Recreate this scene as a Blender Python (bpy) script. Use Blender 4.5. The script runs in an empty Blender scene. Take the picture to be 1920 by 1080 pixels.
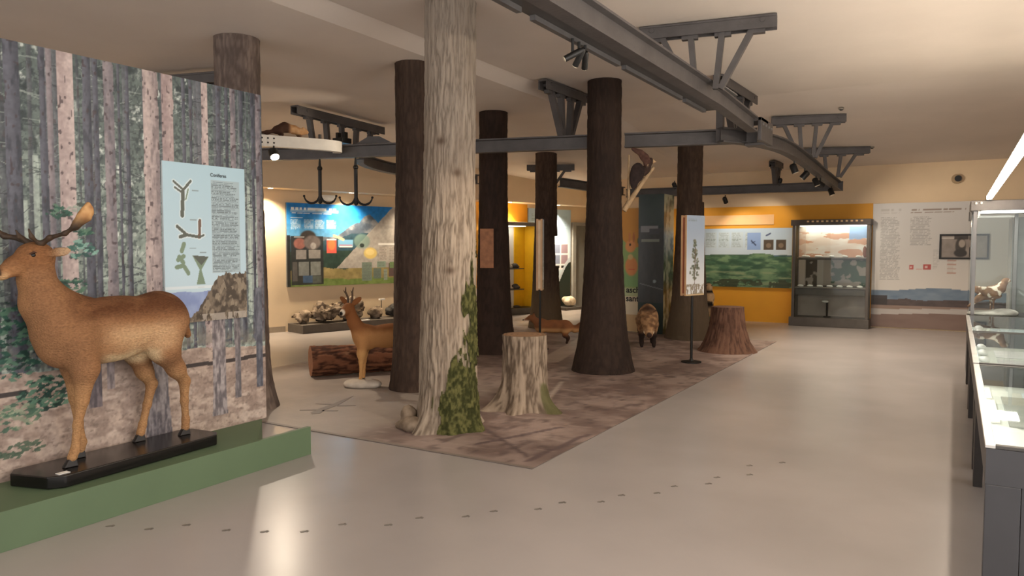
import bpy, math, random
import numpy as np
from mathutils import Matrix, Vector

PI = math.pi
SC = bpy.context.scene
COL = SC.collection

# ------------------------------------------------------------------ camera, world, lamps, exposure
cam_d = bpy.data.cameras.new('camera')
cam_d.sensor_width = 36.0
cam_d.lens = 26.25
cam_d.clip_end = 100
cam = bpy.data.objects.new('camera', cam_d)
cam.location = (0, 0, 1.5)
cam.rotation_euler = (math.radians(90 - 3.066), 0, math.radians(30.7))
COL.objects.link(cam)
SC.camera = cam

SC.view_settings.view_transform = 'Standard'
SC.view_settings.look = 'None'
SC.view_settings.gamma = 1.0
SC.view_settings.use_curve_mapping = False
SC.view_settings.exposure = 0.3

world = bpy.data.worlds.new('world')
SC.world = world
world.use_nodes = True
bg = world.node_tree.nodes['Background']
bg.inputs[0].default_value = (1.0, 0.968, 0.95, 1)
bg.inputs[1].default_value = 2.05

def lamp_obj(kind, name, loc, energy, color=(1, .85, .68), size=.1, target=None, angle=60, blend=.6, size_y=None):
    d = bpy.data.lights.new(name, kind)
    d.energy = energy
    d.color = color
    if kind == 'AREA':
        d.size = size
        if size_y:
            d.shape = 'RECTANGLE'
            d.size_y = size_y
    else:
        d.shadow_soft_size = size
    if kind == 'SPOT':
        d.spot_size = math.radians(angle)
        d.spot_blend = blend
    o = bpy.data.objects.new(name, d)
    o.location = loc
    if target is not None:
        o.rotation_euler = (Vector(target) - Vector(loc)).to_track_quat('-Z', 'Y').to_euler()
    COL.objects.link(o)
    return o



# strengths of the lamps that are built further down with their fittings
DL_W = 190
LED_E = 38
# label, position of the arm on the rail, aim, watts, cone
SPOTS = [
    ('spotlight on the near rail aimed at the deer, leftmost of three', (-2.06, 4.20, 2.786), (-4.4, 2.6, 1.3), 45, 80, 0, (1, .84, .66), 'spotlights on the rails', .020),
    ('spotlight on the near rail aimed at the mossy trunk, middle of three', (-2.06, 4.29, 2.786), (-3.7, 5.1, .9), 40, 60, 0, (1, .84, .66), 'spotlights on the rails', .020),
    ('spotlight on the near rail aimed at the forest floor, rightmost of three', (-2.06, 4.38, 2.786), (-3.6, 7.0, .2), 50, 80, 0, (1, .84, .66), 'spotlights on the rails', .020),
    ('glowing spotlight hanging below the white beam end', (-7.34, 6.55, 2.772), (-5.6, 5.9, .4), 120, 80, 60, (1, .84, .66), 'spotlights on the rails', .06),
    ('tiny spotlight under the rail beside the plaque trunk', (-5.4, 8.02, 2.70), (-7.35, 6.85, 2.95), 60, 45),
    ('black spotlight above the dark pillar', (-4.9, 14.66, 2.85), (-4.6, 15.6, 1.3), 25, 90),
    ('black spotlight on the rail above the hills panel', (-2.9, 14.78, 2.85), (-3.6, 15.6, 1.2), 40, 100),
    ('black spotlight at the end of the rail near the lit vitrine', (-3.9, 14.72, 2.53), (-3.7, 15.6, 1.5), 30, 90),
    ('spotlight under the right rail aimed at the landscape mural', (-1.86, 12.6, 2.60), (.2, 15.6, 1.2), 120, 75),
    ('added fill spotlight under the right rail lighting the aisle beside the middle hanger', (-1.86, 10.4, 2.64), (-.9, 10.7, 0), 150, 125),  # the three aisle spotlights are added to brighten the far floor and ceiling
    ('added fill spotlight under the right rail lighting the aisle between the two far hangers', (-1.86, 12.2, 2.60), (-.8, 12.2, 0), 150, 125),
    ('added fill spotlight under the right rail lighting the aisle near the far wall', (-1.87, 13.9, 2.56), (-.9, 13.6, 0), 110, 125),
    ('spotlight under the right rail aimed at the boar', (-1.86, 11.2, 2.62), (-3.9, 10.9, .4), 60, 70),
]

# ------------------------------------------------------------------ colour and noise helpers
def lin(c):
    c = np.asarray(c, dtype=float)
    if c.max() > 1.5:
        c = c / 255.0
    return np.where(c <= .04045, c / 12.92, ((c + .055) / 1.055) ** 2.4)

_rs = np.random.RandomState(7)
_T = _rs.rand(256, 256)
_T3 = _rs.rand(64, 64, 64)

def vn(x, y, seed=0, per=0):
    x = np.asarray(x, float); y = np.asarray(y, float)
    xi = np.floor(x).astype(int); yi = np.floor(y).astype(int)
    fx = x - xi; fy = y - yi
    fx = fx * fx * (3 - 2 * fx); fy = fy * fy * (3 - 2 * fy)
    x1 = xi + 1
    if per:
        xi = xi % per; x1 = x1 % per
    a = (xi + seed * 37) & 255; b = (x1 + seed * 37) & 255
    c = (yi + seed * 91) & 255; d = (yi + 1 + seed * 91) & 255
    return (_T[a, c] * (1 - fx) + _T[b, c] * fx) * (1 - fy) + (_T[a, d] * (1 - fx) + _T[b, d] * fx) * fy

def fbm(x, y, octv=4, seed=0, per=0):
    s = 0; a = .5; t = 0
    for i in range(octv):
        s = s + a * vn(x * 2 ** i, y * 2 ** i, seed + i * 3, per * 2 ** i)
        t += a; a *= .5
    return s / t

def vn3(p, seed=0):
    p = np.asarray(p, float) + seed * 7.31
    i = np.floor(p).astype(int); f = p - i; f = f * f * (3 - 2 * f)
    i0 = i & 63; i1 = (i + 1) & 63
    r = 0
    for dx in (0, 1):
        for dy in (0, 1):
            for dz in (0, 1):
                w = (f[:, 0] if dx else 1 - f[:, 0]) * (f[:, 1] if dy else 1 - f[:, 1]) * (f[:, 2] if dz else 1 - f[:, 2])
                r = r + w * _T3[(i1 if dx else i0)[:, 0], (i1 if dy else i0)[:, 1], (i1 if dz else i0)[:, 2]]
    return r

def fbm3(p, octv=3, seed=0):
    s = 0; a = .5; t = 0
    for k in range(octv):
        s = s + a * vn3(np.asarray(p) * 2 ** k, seed + k); t += a; a *= .5
    return s / t

def mix(a, b, t):
    t = np.clip(np.asarray(t, float), 0, 1)[..., None]
    return np.asarray(a, float) * (1 - t) + np.asarray(b, float) * t

def sstep(a, b, x):
    t = np.clip((x - a) / (b - a), 0, 1)
    return t * t * (3 - 2 * t)

# ------------------------------------------------------------------ materials (all node based)
MATS = {}

def mat(name, col, rough=.6, metal=0.0, var=.12, scale=8.0, bump=0.0, bscale=40.0, spec=.5, stretch=None, emit=0, coat=0.0, col2=None):
    if name in MATS:
        return MATS[name]
    m = bpy.data.materials.new(name)
    m.use_nodes = True
    nt = m.node_tree
    b = nt.nodes['Principled BSDF']
    c = lin(col)
    tc = nt.nodes.new('ShaderNodeTexCoord')
    mp = nt.nodes.new('ShaderNodeMapping')
    nt.links.new(tc.outputs['Object'], mp.inputs[0])
    if stretch:
        mp.inputs['Scale'].default_value = stretch
    n = nt.nodes.new('ShaderNodeTexNoise')
    n.inputs['Scale'].default_value = scale
    n.inputs['Detail'].default_value = 5
    nt.links.new(mp.outputs[0], n.inputs[0])
    r = nt.nodes.new('ShaderNodeValToRGB')
    lo = c * (1 - var); hi = np.minimum(c * (1 + var), 1)
    if col2 is not None:
        lo = c; hi = lin(col2)
    r.color_ramp.interpolation = 'EASE'
    r.color_ramp.elements[0].position = .22; r.color_ramp.elements[1].position = .78
    r.color_ramp.elements[0].color = (*lo, 1); r.color_ramp.elements[1].color = (*hi, 1)
    nt.links.new(n.outputs['Fac'], r.inputs[0])
    nt.links.new(r.outputs[0], b.inputs['Base Color'])
    b.inputs['Roughness'].default_value = rough
    b.inputs['Metallic'].default_value = metal
    b.inputs['Specular IOR Level'].default_value = spec
    b.inputs['Coat Weight'].default_value = coat
    if emit:
        b.inputs['Emission Color'].default_value = (*c, 1)
        b.inputs['Emission Strength'].default_value = emit
    if bump:
        n2 = nt.nodes.new('ShaderNodeTexNoise')
        n2.inputs['Scale'].default_value = bscale
        n2.inputs['Detail'].default_value = 6
        nt.links.new(mp.outputs[0], n2.inputs[0])
        bp = nt.nodes.new('ShaderNodeBump')
        bp.inputs['Strength'].default_value = bump
        bp.inputs['Distance'].default_value = .02
        nt.links.new(n2.outputs['Fac'], bp.inputs['Height'])
        nt.links.new(bp.outputs[0], b.inputs['Normal'])
    MATS[name] = m
    return m

def vmat(name, rough=.7, bump=0.0, bscale=60.0, stretch=None, spec=.4, grain=.0):
    if name in MATS:
        return MATS[name]
    m = bpy.data.materials.new(name)
    m.use_nodes = True
    nt = m.node_tree
    b = nt.nodes['Principled BSDF']
    a = nt.nodes.new('ShaderNodeVertexColor')
    a.layer_name = 'Col'
    tc = nt.nodes.new('ShaderNodeTexCoord')
    mp = nt.nodes.new('ShaderNodeMapping')
    nt.links.new(tc.outputs['Object'], mp.inputs[0])
    if stretch:
        mp.inputs['Scale'].default_value = stretch
    n = nt.nodes.new('ShaderNodeTexNoise')
    n.inputs['Scale'].default_value = bscale
    n.inputs['Detail'].default_value = 6
    nt.links.new(mp.outputs[0], n.inputs[0])
    if grain:
        h = nt.nodes.new('ShaderNodeHueSaturation')
        mr = nt.nodes.new('ShaderNodeMapRange')
        mr.inputs[1].default_value = .3; mr.inputs[2].default_value = .7
        mr.inputs[3].default_value = 1 - grain; mr.inputs[4].default_value = 1 + grain
        nt.links.new(n.outputs['Fac'], mr.inputs[0])
        nt.links.new(mr.outputs[0], h.inputs['Value'])
        nt.links.new(a.outputs[0], h.inputs['Color'])
        nt.links.new(h.outputs[0], b.inputs['Base Color'])
    else:
        nt.links.new(a.outputs[0], b.inputs['Base Color'])
    b.inputs['Roughness'].default_value = rough
    b.inputs['Specular IOR Level'].default_value = spec
    if bump:
        bp = nt.nodes.new('ShaderNodeBump')
        bp.inputs['Strength'].default_value = bump
        bp.inputs['Distance'].default_value = .01
        nt.links.new(n.outputs['Fac'], bp.inputs['Height'])
        nt.links.new(bp.outputs[0], b.inputs['Normal'])
    MATS[name] = m
    return m

def emat(name, col, strength):
    if name in MATS:
        return MATS[name]
    m = bpy.data.materials.new(name)
    m.use_nodes = True
    nt = m.node_tree
    nt.nodes.remove(nt.nodes['Principled BSDF'])
    e = nt.nodes.new('ShaderNodeEmission')
    e.inputs[0].default_value = (*lin(col), 1)
    e.inputs[1].default_value = strength
    nt.links.new(e.outputs[0], nt.nodes['Material Output'].inputs[0])
    MATS[name] = m
    return m

def glassmat():
    if 'glass' in MATS:
        return MATS['glass']
    m = bpy.data.materials.new('glass')
    m.use_nodes = True
    nt = m.node_tree
    nt.nodes.remove(nt.nodes['Principled BSDF'])
    t = nt.nodes.new('ShaderNodeBsdfTransparent')
    t.inputs[0].default_value = (.93, .96, .95, 1)
    g = nt.nodes.new('ShaderNodeBsdfGlossy')
    g.inputs['Roughness'].default_value = .02
    fr = nt.nodes.new('ShaderNodeFresnel')
    fr.inputs[0].default_value = 1.45
    mx = nt.nodes.new('ShaderNodeMixShader')
    ge = nt.nodes.new('ShaderNodeNewGeometry')
    iv = nt.nodes.new('ShaderNodeMath'); iv.operation = 'SUBTRACT'; iv.inputs[0].default_value = 1
    nt.links.new(ge.outputs['Backfacing'], iv.inputs[1])
    mu = nt.nodes.new('ShaderNodeMath'); mu.operation = 'MULTIPLY'
    nt.links.new(fr.outputs[0], mu.inputs[0]); nt.links.new(iv.outputs[0], mu.inputs[1])
    nt.links.new(mu.outputs[0], mx.inputs[0])
    nt.links.new(t.outputs[0], mx.inputs[1])
    nt.links.new(g.outputs[0], mx.inputs[2])
    nt.links.new(mx.outputs[0], nt.nodes['Material Output'].inputs[0])
    MATS['glass'] = m
    return m

# ------------------------------------------------------------------ object helpers
def tag(o, label=None, cat=None, group=None, kind=None):
    if label: o['label'] = label
    if cat: o['category'] = cat
    if group: o['group'] = group
    if kind: o['kind'] = kind
    return o

def thing(name, label, cat, loc=(0, 0, 0), rotz=0.0, group=None):
    o = bpy.data.objects.new(name, None)
    o.empty_display_size = .1
    COL.objects.link(o)
    o.location = loc
    o.rotation_euler = (0, 0, rotz)
    return tag(o, label, cat, group)

def mesh_obj(name, verts, faces, material, parent=None, smooth=False, local=False, colors=None, bevel=0):
    me = bpy.data.meshes.new(name)
    verts = np.asarray(verts, float)
    if isinstance(faces, np.ndarray):
        nf, k = faces.shape
        me.vertices.add(len(verts)); me.vertices.foreach_set('co', verts.ravel())
        me.loops.add(nf * k); me.loops.foreach_set('vertex_index', faces.astype(np.int32).ravel())
        me.polygons.add(nf)
        me.polygons.foreach_set('loop_start', np.arange(0, nf * k, k, dtype=np.int32))
        me.update(calc_edges=True)
    else:
        me.from_pydata([tuple(v) for v in verts], [], faces)
    if smooth:
        me.polygons.foreach_set('use_smooth', np.ones(len(me.polygons), bool))
    if colors is not None:
        at = me.color_attributes.new('Col', 'FLOAT_COLOR', 'POINT')
        c4 = np.ones((len(verts), 4)); c4[:, :3] = lin(np.clip(colors, 0, 1))
        at.data.foreach_set('color', c4.ravel())
    me.update()
    me.materials.append(material)
    o = bpy.data.objects.new(name, me)
    COL.objects.link(o)
    if parent is not None:
        put(o, parent, local)
    if bevel:
        md = o.modifiers.new('bevel', 'BEVEL')
        md.width = bevel; md.segments = 2; md.limit_method = 'ANGLE'
    return o

def put(o, parent, local=False):
    o.parent = parent
    if not local:
        chain = Matrix.Identity(4)
        p = parent
        while p is not None:
            chain = Matrix.LocRotScale(p.location, p.rotation_euler, p.scale) @ chain if p.parent is None else p.matrix_parent_inverse @ Matrix.LocRotScale(p.location, p.rotation_euler, p.scale) @ chain
            p = p.parent
        o.matrix_parent_inverse = chain.inverted()

def copy_tree(o, parent=None):
    c = o.copy(); COL.objects.link(c)
    if parent is not None:
        c.parent = parent
        c.matrix_parent_inverse = o.matrix_parent_inverse.copy()
    for ch in [x for x in COL.objects if x.parent is o]:
        copy_tree(ch, c)
    return c

class MB:
    def __init__(s):
        s.v = []; s.f = []
    def add(s, vs, fs):
        n = len(s.v)
        s.v += [tuple(p) for p in vs]
        s.f += [tuple(i + n for i in f) for f in fs]
        return s
    def box(s, x0, x1, y0, y1, z0, z1):
        return s.add([(x0, y0, z0), (x1, y0, z0), (x1, y1, z0), (x0, y1, z0), (x0, y0, z1), (x1, y0, z1), (x1, y1, z1), (x0, y1, z1)],
                     [(0, 3, 2, 1), (4, 5, 6, 7), (0, 1, 5, 4), (1, 2, 6, 5), (2, 3, 7, 6), (3, 0, 4, 7)])
    def obox(s, p, u, v, w):      # corner + three edge vectors
        p, u, v, w = [np.asarray(q, float) for q in (p, u, v, w)]
        if np.dot(np.cross(u, v), w) < 0:
            u, v = v, u
        return s.add([p, p + u, p + u + v, p + v, p + w, p + u + w, p + u + v + w, p + v + w],
                     [(0, 3, 2, 1), (4, 5, 6, 7), (0, 1, 5, 4), (1, 2, 6, 5), (2, 3, 7, 6), (3, 0, 4, 7)])
    def prism(s, poly, z0, z1):
        n = len(poly)
        a = sum(poly[i][0] * poly[(i + 1) % n][1] - poly[(i + 1) % n][0] * poly[i][1] for i in range(n))
        if a < 0:
            poly = poly[::-1]
        return s.add([(x, y, z0) for x, y in poly] + [(x, y, z1) for x, y in poly],
                     [tuple(range(n - 1, -1, -1)), tuple(range(n, 2 * n))] + [(i, (i + 1) % n, n + (i + 1) % n, n + i) for i in range(n)])
    def tube(s, pts, rad, n=10, caps=True):
        pts = [Vector(p) for p in pts]
        if not hasattr(rad, '__len__'):
            rad = [rad] * len(pts)
        rings = []; up = None
        for i, p in enumerate(pts):
            t = (pts[min(i + 1, len(pts) - 1)] - pts[max(i - 1, 0)]).normalized()
            if up is None:
                up = Vector((0, 0, 1)) if abs(t.z) < .9 else Vector((1, 0, 0))
            a = t.cross(up)
            if a.length < 1e-6:
                a = t.cross(Vector((0, 1, 0)))
            a.normalize(); b = a.cross(t).normalized(); up = b
            rings.append([p + (a * math.cos(2 * PI * k / n) + b * math.sin(2 * PI * k / n)) * rad[i] for k in range(n)])
        vs = [q for r in rings for q in r]
        fs = []
        for i in range(len(pts) - 1):
            for k in range(n):
                fs.append((i * n + k, (i + 1) * n + k, (i + 1) * n + (k + 1) % n, i * n + (k + 1) % n)[::-1])
        if caps:
            fs.append(tuple(range(n)))
            fs.append(tuple(range((len(pts) - 1) * n, len(pts) * n))[::-1])
        return s.add(vs, fs)
    def bar(s, p0, p1, w, t):     # rectangular bar
        p0, p1 = Vector(p0), Vector(p1)
        d = p1 - p0; dn = d.normalized()
        a = dn.cross(Vector((0, 0, 1)))
        if a.length < 1e-4: a = Vector((1, 0, 0))
        a.normalize(); b = a.cross(dn).normalized()
        return s.obox(p0 - a * w / 2 - b * t / 2, a * w, b * t, d)
    def sphere(s, c, r, n=12, m=8, sc=(1, 1, 1)):
        c = np.asarray(c, float)
        vs = [c + np.array((0, 0, r * sc[2]))]
        for i in range(1, m):
            a = PI * i / m
            for k in range(n):
                b = 2 * PI * k / n
                vs.append(c + r * np.array((math.sin(a) * math.cos(b) * sc[0], math.sin(a) * math.sin(b) * sc[1], math.cos(a) * sc[2])))
        vs.append(c - np.array((0, 0, r * sc[2])))
        fs = [(0, 1 + k, 1 + (k + 1) % n) for k in range(n)]
        for i in range(m - 2):
            for k in range(n):
                fs.append((1 + i * n + k, 1 + (i + 1) * n + k, 1 + (i + 1) * n + (k + 1) % n, 1 + i * n + (k + 1) % n))
        L = len(vs) - 1
        fs += [(L, 1 + (m - 2) * n + (k + 1) % n, 1 + (m - 2) * n + k) for k in range(n)]
        return s.add(vs, fs)
    def lathe(s, prof, c=(0, 0, 0), n=20):
        c = np.asarray(c, float); vs = []; fs = []
        for r, z in prof:
            for k in range(n):
                vs.append(c + np.array((r * math.cos(2 * PI * k / n), r * math.sin(2 * PI * k / n), z)))
        for i in range(len(prof) - 1):
            for k in range(n):
                fs.append((i * n + k, i * n + (k + 1) % n, (i + 1) * n + (k + 1) % n, (i + 1) * n + k))
        fs.append(tuple(range(n))[::-1]); fs.append(tuple(range((len(prof) - 1) * n, len(prof) * n)))
        return s.add(vs, fs)
    def sweep(s, prof, path, closed_caps=True):   # profile (side, up) swept along a level path
        path = [Vector(p) for p in path]; n = len(prof); vs = []; fs = []
        for i, p in enumerate(path):
            t = (path[min(i + 1, len(path) - 1)] - path[max(i - 1, 0)]); t.z = 0; t.normalize()
            a = Vector((t.y, -t.x, 0))
            for u, w in prof:
                vs.append(p + a * u + Vector((0, 0, w)))
        for i in range(len(path) - 1):
            for k in range(n):
                fs.append((i * n + k, i * n + (k + 1) % n, (i + 1) * n + (k + 1) % n, (i + 1) * n + k))
        fs.append(tuple(range(n))[::-1]); fs.append(tuple(range((len(path) - 1) * n, len(path) * n)))
        return s.add(vs, fs)
    def build(s, name, material, parent=None, smooth=False, local=False, bevel=0):
        o = mesh_obj(name, s.v, s.f, material, parent, smooth, local, None, bevel)
        if smooth:
            try:
                o.data.set_sharp_from_angle(angle=math.radians(50))
            except Exception:
                pass
        return o

# ------------------------------------------------------------------ organic bodies: smooth-union field, surface nets
def surface_nets(F, org, h):
    S = F < 0
    nx, ny, nz = F.shape
    corners = [(dx, dy, dz) for dx in (0, 1) for dy in (0, 1) for dz in (0, 1)]
    cnt = np.zeros((nx - 1, ny - 1, nz - 1), int)
    for dx, dy, dz in corners:
        cnt += S[dx:nx - 1 + dx, dy:ny - 1 + dy, dz:nz - 1 + dz]
    act = (cnt > 0) & (cnt < 8)
    I, J, K = np.nonzero(act)
    pos = np.zeros((len(I), 3)); num = np.zeros(len(I))
    for a in corners:
        for ax in range(3):
            if a[ax] == 1: continue
            b = list(a); b[ax] = 1
            fa = F[I + a[0], J + a[1], K + a[2]]; fb = F[I + b[0], J + b[1], K + b[2]]
            m = (fa < 0) != (fb < 0)
            t = np.where(m, fa / np.where(m, fa - fb, 1), 0)
            p = np.repeat(np.array(a, float)[None], len(I), 0); p[:, ax] += t
            pos[m] += p[m]; num[m] += 1
    pos = pos / num[:, None] + np.stack([I, J, K], 1)
    idx = -np.ones(act.shape, int); idx[I, J, K] = np.arange(len(I))
    faces = []
    for ax in range(3):
        sl0 = [slice(1, -1)] * 3; sl1 = [slice(1, -1)] * 3
        sl0[ax] = slice(0, -1); sl1[ax] = slice(1, None)
        A = S[tuple(sl0)]; B = S[tuple(sl1)]
        e = A != B
        g = np.array(np.nonzero(e)).T
        inside = A[e]
        base = g.copy()
        for o in range(3):
            if o != ax: base[:, o] += 1
        o1, o2 = [o for o in range(3) if o != ax]
        q = []
        for d1, d2 in ((-1, -1), (0, -1), (0, 0), (-1, 0)):
            c = base.copy(); c[:, o1] += d1; c[:, o2] += d2
            q.append(idx[c[:, 0], c[:, 1], c[:, 2]])
        q = np.stack(q, 1)
        flip = inside if ax != 1 else ~inside
        q[~flip] = q[~flip][:, ::-1]
        faces.append(q)
    return pos * h + org, np.concatenate(faces)

class Blob:
    def __init__(s, k=.04):
        s.p = []; s.k = k
    def cone(s, a, b, ra, rb, k=None):
        s.p.append(('c', np.array(a, float), np.array(b, float), ra, rb, k)); return s
    def chain(s, pts, k=None):
        for (a, ra), (b, rb) in zip(pts[:-1], pts[1:]):
            s.cone(a, b, ra, rb, k)
        return s
    def ell(s, c, r, rot=None, k=None):
        R = np.eye(3) if rot is None else np.array(rot, float)
        s.p.append(('e', np.array(c, float), np.array(r, float), R, None, k)); return s
    def mesh(s, h):
        lo = np.full(3, 1e9); hi = -lo; bb = []
        for q in s.p:
            if q[0] == 'c':
                a = np.minimum(q[1] - q[3], q[2] - q[4]); b = np.maximum(q[1] + q[3], q[2] + q[4])
            else:
                R = q[2].max(); a = q[1] - R; b = q[1] + R
            bb.append((a, b)); lo = np.minimum(lo, a); hi = np.maximum(hi, b)
        lo -= 3 * h; hi += 3 * h
        n = np.ceil((hi - lo) / h).astype(int) + 1
        F = np.full(n, 1.0)
        ax = [lo[i] + h * np.arange(n[i]) for i in range(3)]
        for q, (a, b) in zip(s.p, bb):
            k = q[5] or s.k
            i0 = np.maximum(np.floor((a - lo - k - 2 * h) / h).astype(int), 0); i1 = np.minimum(np.ceil((b - lo + k + 2 * h) / h).astype(int) + 1, n)
            X, Y, Z = np.meshgrid(*[ax[i][i0[i]:i1[i]] for i in range(3)], indexing='ij')
            P = np.stack([X, Y, Z], -1)
            if q[0] == 'c':
                d = q[2] - q[1]; L = max(d @ d, 1e-12)
                t = np.clip(((P - q[1]) @ d) / L, 0, 1)
                D = np.linalg.norm(P - q[1] - t[..., None] * d, axis=-1) - (q[3] + (q[4] - q[3]) * t)
            else:
                loc = (P - q[1]) @ q[3]
                k0 = np.linalg.norm(loc / q[2], axis=-1); k1 = np.linalg.norm(loc / q[2] ** 2, axis=-1)
                D = k0 * (k0 - 1) / np.maximum(k1, 1e-9)
            sl = tuple(slice(i0[i], i1[i]) for i in range(3))
            G = F[sl]
            hh = np.maximum(k - np.abs(G - D), 0) / k
            F[sl] = np.minimum(G, D) - hh * hh * k * .25
        return surface_nets(F, lo, h)
    def build(s, name, h, material, colfn=None, parent=None, local=False, noise=0, nscale=20):
        v, f = s.mesh(h)
        if noise:
            c = v.mean(0)
            d = v - c; d /= np.linalg.norm(d, axis=1)[:, None] + 1e-9
            v = v + d * ((fbm3(v * nscale, 3, 5) - .5) * 2 * noise)[:, None]
        col = colfn(v) if colfn else None
        return mesh_obj(name, v, f, material, parent, True, local, col)

def rotm(ax, ang):
    return np.array(Matrix.Rotation(ang, 3, ax))

ORD = ['first', 'second', 'third', 'fourth', 'fifth', 'sixth', 'seventh', 'eighth', 'ninth', 'tenth', 'eleventh', 'twelfth', 'thirteenth', 'fourteenth', 'fifteenth', 'sixteenth', 'seventeenth', 'eighteenth', 'nineteenth', 'twentieth', 'twenty-first', 'twenty-second']
# ------------------------------------------------------------------ flat prints: colour grids painted with numpy
class Print:
    def __init__(s, w, h, step, base=(200, 200, 200)):
        s.w, s.h = w, h
        s.nx = max(2, int(round(w / step)) + 1); s.ny = max(2, int(round(h / step)) + 1)
        s.x, s.y = np.meshgrid(np.linspace(0, w, s.nx), np.linspace(0, h, s.ny))
        s.c = np.ones((s.ny, s.nx, 3)) * (np.array(base, float) / 255)
    def put(s, mask, col, a=1.0):
        m = np.clip(np.asarray(mask, float) * a, 0, 1)[..., None]
        col = np.asarray(col, float)
        if col.max() > 1.5: col = col / 255
        s.c = s.c * (1 - m) + col * m
        return s
    def win(s, x0, x1, y0, y1):
        fx = (s.nx - 1) / s.w; fy = (s.ny - 1) / s.h
        return (slice(max(0, int(y0 * fy) - 1), max(0, int(y1 * fy) + 3)), slice(max(0, int(x0 * fx) - 1), max(0, int(x1 * fx) + 3)))
    def putw(s, w, mask, col, a=1.0):
        m = np.clip(np.asarray(mask, float) * a, 0, 1)[..., None]
        col = np.asarray(col, float)
        if col.max() > 1.5: col = col / 255
        s.c[w] = s.c[w] * (1 - m) + col * m
        return s
    def rect(s, x0, y0, x1, y1, col, a=1.0):
        w = s.win(x0, x1, y0, y1); X, Y = s.x[w], s.y[w]
        if X.size == 0: return s
        return s.putw(w, (X >= x0) & (X <= x1) & (Y >= y0) & (Y <= y1), col, a)
    def ell(s, cx, cy, rx, ry, col, a=1.0, soft=.15):
        w = s.win(cx - rx * 1.3, cx + rx * 1.3, cy - ry * 1.3, cy + ry * 1.3)
        if s.x[w].size == 0: return s
        d = np.sqrt(((s.x[w] - cx) / rx) ** 2 + ((s.y[w] - cy) / ry) ** 2)
        return s.putw(w, 1 - sstep(1 - soft, 1 + soft, d), col, a)
    def poly(s, pts, col, a=1.0):
        w = s.win(min(p[0] for p in pts), max(p[0] for p in pts), min(p[1] for p in pts), max(p[1] for p in pts))
        X, Y = s.x[w], s.y[w]
        if X.size == 0: return s
        m = np.zeros(X.shape, bool); n = len(pts)
        for i in range(n):
            x0, y0 = pts[i]; x1, y1 = pts[(i + 1) % n]
            if y0 == y1: continue
            c = ((y0 > Y) != (y1 > Y)) & (X < (x1 - x0) * (Y - y0) / (y1 - y0) + x0)
            m ^= c
        return s.putw(w, m, col, a)
    def line(s, x0, y0, x1, y1, w, col, a=1.0):
        dx, dy = x1 - x0, y1 - y0; L = dx * dx + dy * dy + 1e-12
        W = s.win(min(x0, x1) - w, max(x0, x1) + w, min(y0, y1) - w, max(y0, y1) + w); X, Y = s.x[W], s.y[W]
        if X.size == 0: return s
        t = np.clip(((X - x0) * dx + (Y - y0) * dy) / L, 0, 1)
        d = np.hypot(X - x0 - t * dx, Y - y0 - t * dy)
        return s.putw(W, d < w / 2, col, a)
    def text(s, x0, y0, x1, y1, lh, col, a=.6, seed=1):     # unreadable small print: broken lines
        k = np.floor((y1 - s.y) / lh)
        f = (y1 - s.y) / lh - k
        words = vn(s.x / (lh * .45), k * 7.7, seed) > .3
        end = x1 - (vn(k * 3.3, k * 0 + .5, seed + 2) ** 3) * (x1 - x0) * .6
        return s.put((s.x > x0) & (s.x < end) & (s.y > y0) & (s.y < y1) & (f < .55) & words, col, a)
    def noise(s, amp, sc, seed=0, octv=4):
        s.c = s.c * (1 + amp * (fbm(s.x * sc, s.y * sc, octv, seed)[..., None] - .5) * 2)
        return s
    def build(s, name, org, u, v, parent=None, material=None, local=False):
        u = np.asarray(u, float); v = np.asarray(v, float)
        V = np.asarray(org, float) + s.x[..., None] * u + s.y[..., None] * v
        i = np.arange(s.nx * s.ny).reshape(s.ny, s.nx)
        f = np.stack([i[:-1, :-1], i[:-1, 1:], i[1:, 1:], i[1:, :-1]], -1).reshape(-1, 4)
        return mesh_obj(name, V.reshape(-1, 3), f, material or vmat('print', .45), parent, False, local, s.c.reshape(-1, 3))

def lettering(txt, size, org, u, v, material, parent=None, name='lettering', bold=0.0):
    cu = bpy.data.curves.new(name, 'FONT')
    cu.body = txt; cu.size = size; cu.offset = bold
    to = bpy.data.objects.new(name, cu); COL.objects.link(to)
    dg = bpy.context.evaluated_depsgraph_get()
    me = bpy.data.meshes.new_from_object(to.evaluated_get(dg))
    bpy.data.objects.remove(to)
    u = Vector(u); v = Vector(v); w = u.cross(v)
    me.transform(Matrix(((u.x, v.x, w.x, org[0]), (u.y, v.y, w.y, org[1]), (u.z, v.z, w.z, org[2]), (0, 0, 0, 1))))
    me.materials.clear(); me.materials.append(material)
    o = bpy.data.objects.new(name, me); COL.objects.link(o)
    if parent is not None: put(o, parent)
    return o
# ================================================================== THE SETTING
def structure(name, mb, m, parent=None, bevel=0):
    o = mb.build(name, m, parent, bevel=bevel)
    if parent is None:
        o['kind'] = 'structure'
    return o

def floor_material():
    m = mat('polished_concrete', (163, 156, 153), rough=.3, var=.10, scale=.8, spec=.5)
    nt = m.node_tree; b = nt.nodes['Principled BSDF']
    nt.nodes['Noise Texture'].inputs['Detail'].default_value = 6
    b.inputs['Roughness'].default_value = .27
    return m

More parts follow.
